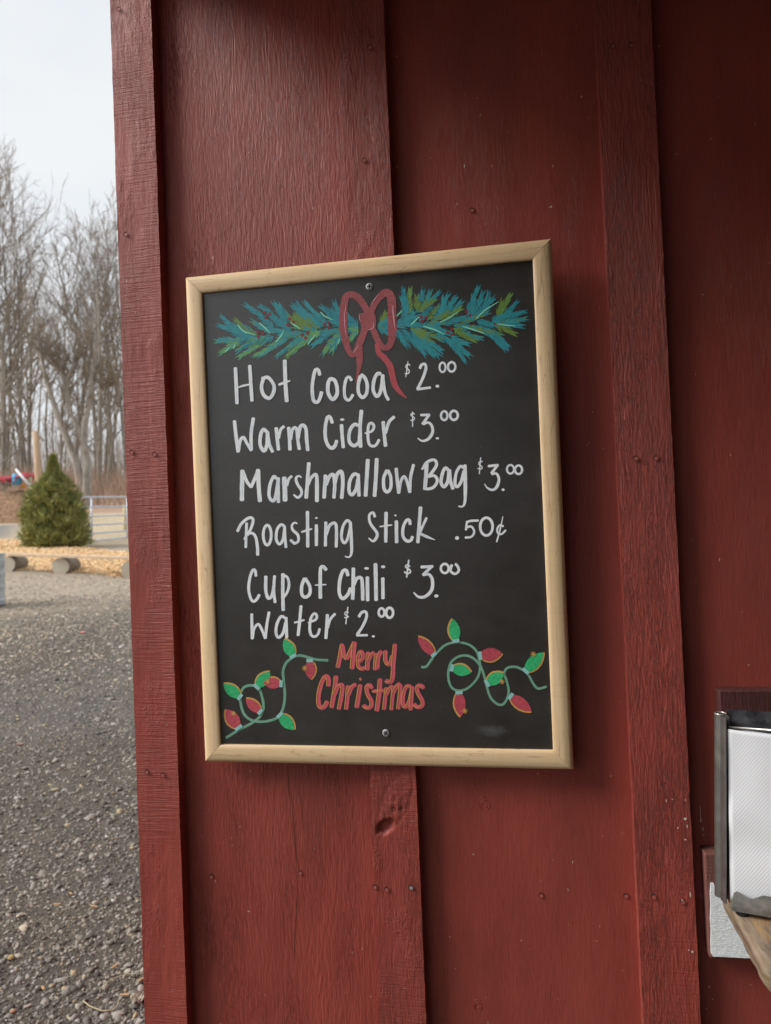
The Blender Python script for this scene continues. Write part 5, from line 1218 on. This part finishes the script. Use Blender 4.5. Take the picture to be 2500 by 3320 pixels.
words2((('Marshmallow', 22), ('Bag', 7), ('$3.00 for the marshmallow bag', None)), [
    (s, c1, 42, [(137, 198), (134, 340), (133, 480)]), (s, c1, 32, [(142, 205), (180, 300), (220, 352)]), (s, c1, 32, [(222, 354), (258, 270), (288, 188)]), (s, c1, 40, [(288, 190), (295, 350), (306, 490)]),
    (s, c1, 32, [(462, 270), (440, 252), (405, 330), (395, 440), (428, 488), (455, 455), (476, 330), (482, 270)]), (s, c1, 34, [(482, 268), (482, 400), (485, 500)]),
    (s, c1, 46, [(541, 265), (547, 380), (549, 483)]), (s, c1, 26, [(568, 340), (583, 280), (612, 250)]),
    (s, c1, [14, 24, 28, 28, 30, 28, 26, 16], [(706, 262), (682, 246), (654, 270), (670, 330), (704, 380), (706, 425), (672, 456), (632, 428)]),
    (s, c1, 36, [(778, 124), (765, 300), (752, 458)]), (s, c1, [26, 30, 36, 38, 38], [(772, 335), (805, 260), (850, 236), (856, 350), (856, 490)]),
    (s, c1, 36, [(938, 242), (932, 350), (925, 457)]), (s, c1, 34, [(945, 330), (975, 255), (1015, 235), (1028, 330), (1020, 457)]), (s, c1, 36, [(1028, 320), (1050, 235), (1092, 206), (1106, 300), (1095, 460)]),
    (s, c1, 34, [(1240, 232), (1210, 232), (1172, 300), (1168, 400), (1197, 428), (1235, 370), (1252, 280)]), (s, c1, 34, [(1255, 232), (1257, 340), (1262, 438)]),
    (s, c1, 38, [(1347, 92), (1336, 270), (1326, 438)]), (s, c1, 38, [(1433, 84), (1424, 270), (1412, 440)]),
    (s, c1, 32, [(1530, 195), (1500, 270), (1504, 370), (1535, 402), (1568, 360), (1568, 260), (1540, 195)]),
    (s, c2, 32, [(133, 176), (145, 300), (158, 412)]), (s, c2, 28, [(160, 405), (178, 300), (210, 252), (240, 310), (262, 400)]), (s, c2, 30, [(264, 404), (272, 260), (300, 140)]),
    (s, c2, 38, [(426, 130), (420, 250), (410, 372)]), (s, c2, [22, 28, 28, 30, 30, 24], [(383, 182), (430, 115), (500, 92), (522, 140), (480, 210), (440, 255)]), (s, c2, [24, 28, 30, 30, 28, 26], [(440, 256), (500, 245), (530, 290), (500, 350), (450, 372), (400, 368)]),
    (s, c2, 32, [(635, 190), (608, 168), (580, 220), (566, 310), (595, 352), (630, 300), (642, 200)]), (s, c2, 34, [(646, 190), (655, 290), (680, 370)]),
    (s, c2, 30, [(780, 165), (750, 155), (712, 220), (700, 320), (722, 352), (760, 300), (785, 200)]), (s, c2, [32, 36, 36, 30, 14], [(797, 145), (800, 350), (796, 490), (775, 540), (735, 540)]),
    (s, c2, 11, [(965, 108), (938, 110), (930, 135), (962, 160), (955, 180), (920, 175)]), (s, c2, 11, [(948, 70), (935, 228)]),
    (s, c2, 24, [(1022, 153), (1116, 142)]), (s, c2, 26, [(1112, 142), (1052, 222)]), (s, c2, [22, 24, 28, 30, 26, 20, 8], [(1055, 230), (1100, 225), (1124, 280), (1102, 355), (1060, 382), (1012, 362), (986, 325)]), (d, c2, 1164, 380, 15, 13),
    (r, c2, 20, 1235, 183, 34, 42), (r, c2, 22, 1313, 188, 34, 42)])
words2((('Roasting', 16), ('Stick', 9), ('.50 cents', None)), [
    (s, d1, 28, [(90, 275), (130, 200), (200, 146), (240, 160), (225, 235), (188, 310)]), (s, d1, 26, [(178, 197), (174, 310), (170, 430)]), (s, d1, [14, 24, 28, 30, 30, 30], [(153, 352), (180, 308), (230, 292), (265, 330), (282, 420), (285, 503)]),
    (r, d1, 28, 377, 312, 38, 96), (s, d1, 28, [(540, 225), (510, 210), (472, 260), (464, 350), (495, 400), (530, 350), (545, 240)]), (s, d1, 28, [(544, 228), (548, 330), (558, 430)]),
    (s, d1, [16, 22, 26, 28, 28, 26, 22], [(665, 200), (640, 192), (616, 215), (622, 260), (672, 310), (676, 370), (642, 395)]), (s, d1, [28, 24], [(642, 395), (602, 360)]),
    (s, d1, 32, [(765, 86), (768, 424)]), (s, d1, [16, 26, 14], [(708, 282), (760, 266), (808, 252)]), (s, d1, 32, [(851, 216), (851, 410)]), (d, d1, 851, 147, 14, 9),
    (s, d1, 30, [(942, 188), (938, 415)]), (s, d1, 30, [(945, 310), (975, 225), (1015, 196), (1040, 210), (1045, 300), (1042, 425)]),
    (s, d1, 28, [(1172, 182), (1145, 172), (1107, 230), (1093, 330), (1118, 388), (1150, 350), (1178, 240)]), (s, d1, [30, 32, 30, 26, 12], [(1178, 188), (1188, 350), (1190, 480), (1168, 524), (1128, 518)]),
    (s, d1, [26, 26, 26, 28, 30, 28, 14], [(1415, 135), (1398, 95), (1362, 120), (1372, 200), (1438, 300), (1402, 370), (1356, 342)]), (s, d1, 34, [(1523, 95), (1520, 375)]), (s, d1, [14, 20, 12], [(1463, 230), (1520, 222), (1580, 214)]),
    (s, d1, 34, [(1622, 178), (1625, 382)]), (d, d1, 1613, 123, 11, 9),
    (s, d2, 30, [(268, 208), (260, 168), (235, 168), (202, 230), (198, 320), (235, 368), (275, 362), (290, 328)]), (s, d2, 34, [(368, 44), (356, 200), (342, 382)]), (s, d2, 26, [(425, 146), (360, 290)]), (s, d2, [26, 26, 6], [(360, 296), (430, 328), (508, 358)]),
    (d, d2, 720, 340, 20, 18), (s, d2, 22, [(925, 172), (860, 174), (812, 186)]), (s, d2, 22, [(815, 188), (806, 262)]), (s, d2, 22, [(806, 240), (858, 230), (886, 280), (858, 328), (800, 336)]),
    (r, d2, 26, 1003, 230, 60, 86), (s, d2, 20, [(1165, 228), (1135, 215), (1108, 250), (1115, 295), (1150, 302), (1188, 266)]), (s, d2, [8, 15, 15], [(1162, 132), (1135, 260), (1102, 378)])])
words2((('Cup', 5), ('of', 3), ('Chili', 8), ('$3.00 for chili', None)), [
    (s, e1, 28, [(268, 200), (262, 152), (240, 142), (212, 210), (198, 330), (222, 425), (253, 445), (283, 415), (300, 382)]),
    (s, e1, 32, [(364, 205), (364, 340), (388, 415), (425, 385), (442, 290)]), (s, e1, 28, [(448, 200), (440, 340), (453, 455)]),
    (s, e1, 34, [(528, 182), (527, 380), (532, 530)]), (s, e1, 26, [(535, 192), (575, 220), (587, 290), (568, 360), (528, 415)]),
    (s, e1, 32, [(735, 225), (710, 300), (712, 380), (748, 405), (787, 370), (787, 300), (745, 225)]),
    (s, e1, 34, [(945, 140), (920, 112), (892, 125), (888, 250), (890, 412)]), (s, e1, [12, 18, 12], [(838, 289), (890, 286), (945, 283)]),
    (s, e1, 34, [(1155, 195), (1140, 148), (1108, 152), (1078, 240), (1072, 360), (1102, 418), (1150, 385), (1180, 320)]),
    (s, e1, 36, [(1208, 128), (1206, 280), (1201, 422)]), (s, e1, 34, [(1212, 285), (1240, 225), (1285, 222), (1296, 320), (1298, 430)]), (s, e1, 34, [(1343, 212), (1346, 436)]), (d, e1, 1335, 127, 23, 13),
    (s, e1, 38, [(1421, 85), (1425, 260), (1427, 432)]), (s, e1, 34, [(1492, 222), (1494, 416)]), (d, e1, 1495, 112, 21, 14),
    (s, e2, 15, [(800, 108), (775, 92), (758, 112), (800, 142), (806, 165), (775, 178), (748, 160)]), (s, e2, 16, [(790, 47), (770, 212)]),
    (s, e2, 28, [(910, 114), (1020, 108)]), (s, e2, 28, [(1012, 108), (928, 190)]), (s, e2, [26, 28, 32, 34, 32, 28, 12], [(932, 190), (985, 185), (1018, 240), (1010, 335), (950, 398), (885, 402), (838, 360)]), (d, e2, 1056, 393, 21, 16),
    (r, e2, 24, 1137, 128, 38, 44), (s, e2, 26, [(1205, 95), (1192, 150), (1235, 180), (1272, 150), (1262, 108), (1240, 85)])])
words2((('Water', 10), ('$2.00 for water', None)), [
    (s, e1, 28, [(228, 568), (232, 805)]), (s, e1, 26, [(236, 800), (250, 710), (290, 665), (322, 710), (358, 800)]), (s, e1, 28, [(360, 800), (372, 680), (395, 550)]),
    (s, e1, 28, [(545, 602), (512, 590), (472, 660), (462, 750), (487, 793), (530, 750), (555, 650)]), (s, e1, 30, [(560, 602), (562, 700), (566, 795)]),
    (s, e1, 30, [(703, 490), (690, 640), (675, 772)]), (s, e1, [18, 20, 16], [(640, 650), (690, 637), (735, 625)]),
    (s, e1, [12, 24, 26, 26, 28, 28, 28, 26, 26, 26], [(772, 652), (845, 620), (855, 580), (830, 562), (798, 610), (787, 700), (800, 768), (835, 785), (868, 760), (882, 710)]),
    (s, e1, 32, [(958, 575), (943, 800)]), (s, e1, 26, [(960, 700), (985, 620), (1030, 566)]),
    (s, e1, 11, [(1162, 552), (1135, 545), (1125, 570), (1162, 595), (1122, 602)]), (s, e1, 12, [(1155, 500), (1135, 662)]),
    (s, e1, 28, [(1262, 592), (1288, 552), (1325, 545), (1336, 590), (1300, 680), (1245, 765)]), (s, e1, 22, [(1240, 772), (1290, 772), (1343, 771)]), (d, e1, 1400, 782, 15, 11),
    (r, e1, 24, 1480, 552, 28, 40), (r, e1, 26, 1557, 555, 34, 48)])

# greeting
FC = lambda pts: [(980+p[0]*.2641, 2040+p[1]*.2641) for p in pts]
def greeting(label, strokes):
    LAY[0] = 0
    a = Ink(); g = Ink()
    for wd, p in strokes: a.stroke(FC(p), wd*.2641*1.2)
    LAY[0] = 0
    for wd, p in strokes:
        if len(p) >= 2: g.stroke(FC([(x-wd*.46, y+2) for x, y in p]), 9*.2641*1.1)
    o = a.build('painted_greeting', M['red_m'], sign, label); lifted(g, .0004).build('gold_outline', M['gold_m'], o)
greeting('coral red and gold painted word Merry', [(46, [(488, 190), (465, 330), (438, 462)]), (44, [(492, 205), (515, 320), (545, 362)]), (44, [(550, 360), (595, 260), (638, 165)]), (50, [(638, 165), (626, 320), (612, 478)]),
    (38, [(700, 398), (742, 360), (740, 290), (714, 275), (684, 340), (688, 450), (735, 490), (765, 468)]), (46, [(808, 290), (802, 400), (800, 492)]), (38, [(818, 380), (845, 315), (880, 290)]), (44, [(908, 305), (900, 400), (895, 492)]), (44, [(966, 275), (935, 340), (920, 478)]),
    (44, [(1022, 272), (1022, 380), (1052, 430), (1085, 410), (1105, 330)]), (46, [(1138, 192), (1120, 400), (1108, 600), (1080, 645), (1030, 638)])])
greeting('coral red and gold painted word Christmas', [(46, [(322, 690), (322, 610), (288, 578), (240, 650), (202, 800), (202, 920), (240, 965), (285, 935), (305, 892)]), (46, [(415, 582), (400, 720), (362, 955)]), (44, [(395, 800), (440, 700), (492, 690), (485, 800), (450, 975)]),
    (44, [(562, 702), (555, 830), (540, 975)]), (42, [(572, 800), (605, 715), (652, 678)]), (46, [(712, 690), (690, 830), (670, 955)]), (20, [(712, 600), (722, 625)]),
    (42, [(852, 720), (832, 688), (792, 702), (800, 790), (848, 880), (845, 945), (802, 968), (755, 940)]), (48, [(955, 618), (942, 800), (916, 995)]), (36, [(872, 762), (990, 752)]),
    (40, [(1030, 725), (1005, 980)]), (38, [(1035, 800), (1075, 722), (1115, 718), (1095, 985)]), (42, [(1115, 790), (1160, 698), (1205, 692), (1178, 972)]),
    (40, [(1330, 705), (1282, 700), (1242, 800), (1238, 920), (1272, 955), (1315, 880), (1345, 740)]), (42, [(1350, 712), (1340, 850), (1330, 985)]), (42, [(1488, 718), (1455, 692), (1412, 702), (1420, 780), (1475, 880), (1470, 938), (1422, 958), (1375, 925)])])
# strings of painted lights
def lights(origin, sc, cord, cw, bulbs, stars, label):
    f = lambda p: (origin[0]+p[0]*sc, origin[1]+p[1]*sc)
    LAY[0] = 0; ink = Ink(); ink.stroke([f(p) for p in cord], cw*sc, round_=False); o = ink.build('painted_light_string', M['cord_m'], sign, label)
    for (bx, by, tx, ty, hw, colr, side) in bulbs:
        b = np.array(f((bx, by))); t = np.array(f((tx, ty))); d = t-b; L = np.linalg.norm(d); d /= L; nrm = np.array([-d[1], d[0]]); hw_ = hw*sc
        def outline(k, off):
            P = []
            prof = [(0, .45), (.15, .78), (.35, 1.0), (.55, .98), (.75, .72), (.9, .38), (1.0, .05)]
            for q, w_ in prof: P.append(b+d*L*q*k+nrm*(w_*hw_*k)+nrm*off)
            for q, w_ in prof[::-1]: P.append(b+d*L*q*k-nrm*(w_*hw_*k)+nrm*off)
            return [tuple(x) for x in P]
        g = Ink(); g.poly(outline(1.03, side*4.2*1.0)); lifted(g, .0003); 
        c = Ink(); c.poly(outline(.985, 0)); lifted(c, .0005)
        bo = c.build('painted_bulb', M['green_m' if colr == 'g' else 'bulbred_m'], o); g.build('gold_rim', M['gold_m'], o)
        s_ = Ink(); sw = hw_*.62; sl = 5.5
        c0 = b-d*2.5; P = [c0+nrm*sw-d*sl, c0+nrm*sw+d*sl, c0-nrm*sw+d*sl, c0-nrm*sw-d*sl]; s_.poly([tuple(x) for x in P]); lifted(s_, .0007).build('painted_socket', M['sock_m'], o)
    for x, y in stars:
        st = Ink()
        for a in (0, .8, 1.5, 2.3): st.stroke([f((x-28*math.cos(a), y-28*math.sin(a))), f((x+28*math.cos(a), y+28*math.sin(a)))], 2.2)
        lifted(st, .0009).build('gold_star', M['gold_m'], o)
lights((680, 1980), .3121, [(168, 1322), (300, 1240), (440, 1165), (520, 1100), (558, 1010), (545, 900), (505, 800), (430, 775), (352, 800), (320, 880), (325, 980), (365, 1085), (450, 1142), (560, 1152), (680, 1122), (740, 1065), (772, 970), (780, 850), (768, 720), (762, 630), (795, 540), (860, 490), (940, 465), (1040, 490), (1110, 508), (1232, 516)], 27,
       [(865, 465, 772, 296, 58, 'g', 1), (1042, 525, 1048, 712, 56, 'r', -1), (495, 785, 630, 635, 60, 'g', -1), (735, 757, 556, 745, 58, 'r', 1), (310, 890, 143, 762, 58, 'g', 1), (520, 1045, 376, 915, 52, 'r', 1), (298, 1208, 172, 1022, 68, 'r', -1), (735, 1088, 880, 1238, 60, 'g', -1)],
       [(990, 595), (605, 735), (250, 1065)], 'painted string of red and green bulbs at the lower left of the board')
lights((1300, 1980), .3121, [(210, 585), (265, 578), (330, 490), (435, 375), (520, 335), (620, 330), (720, 360), (790, 430), (820, 540), (815, 640), (780, 720), (700, 800), (620, 830), (540, 810), (500, 740), (492, 640), (520, 540), (590, 480), (680, 465), (760, 500), (822, 570), (860, 660), (890, 780), (930, 900), (1000, 968), (1060, 972), (1108, 900), (1118, 820), (1095, 720), (1072, 650), (1105, 595), (1180, 582), (1250, 605), (1320, 660), (1370, 750), (1425, 808), (1512, 788)], 25,
       [(338, 450, 176, 272, 52, 'r', 1), (570, 305, 540, 84, 60, 'g', -1), (832, 465, 1052, 440, 70, 'r', 1), (540, 595, 730, 645, 60, 'g', -1), (605, 858, 625, 1100, 60, 'r', 1), (902, 750, 1070, 650, 64, 'g', -1), (1148, 892, 1358, 1042, 60, 'r', 1), (1302, 620, 1476, 432, 66, 'g', 1)],
       [(1375, 450), (1050, 735), (665, 1040)], 'painted string of red and green bulbs at the lower right of the board')
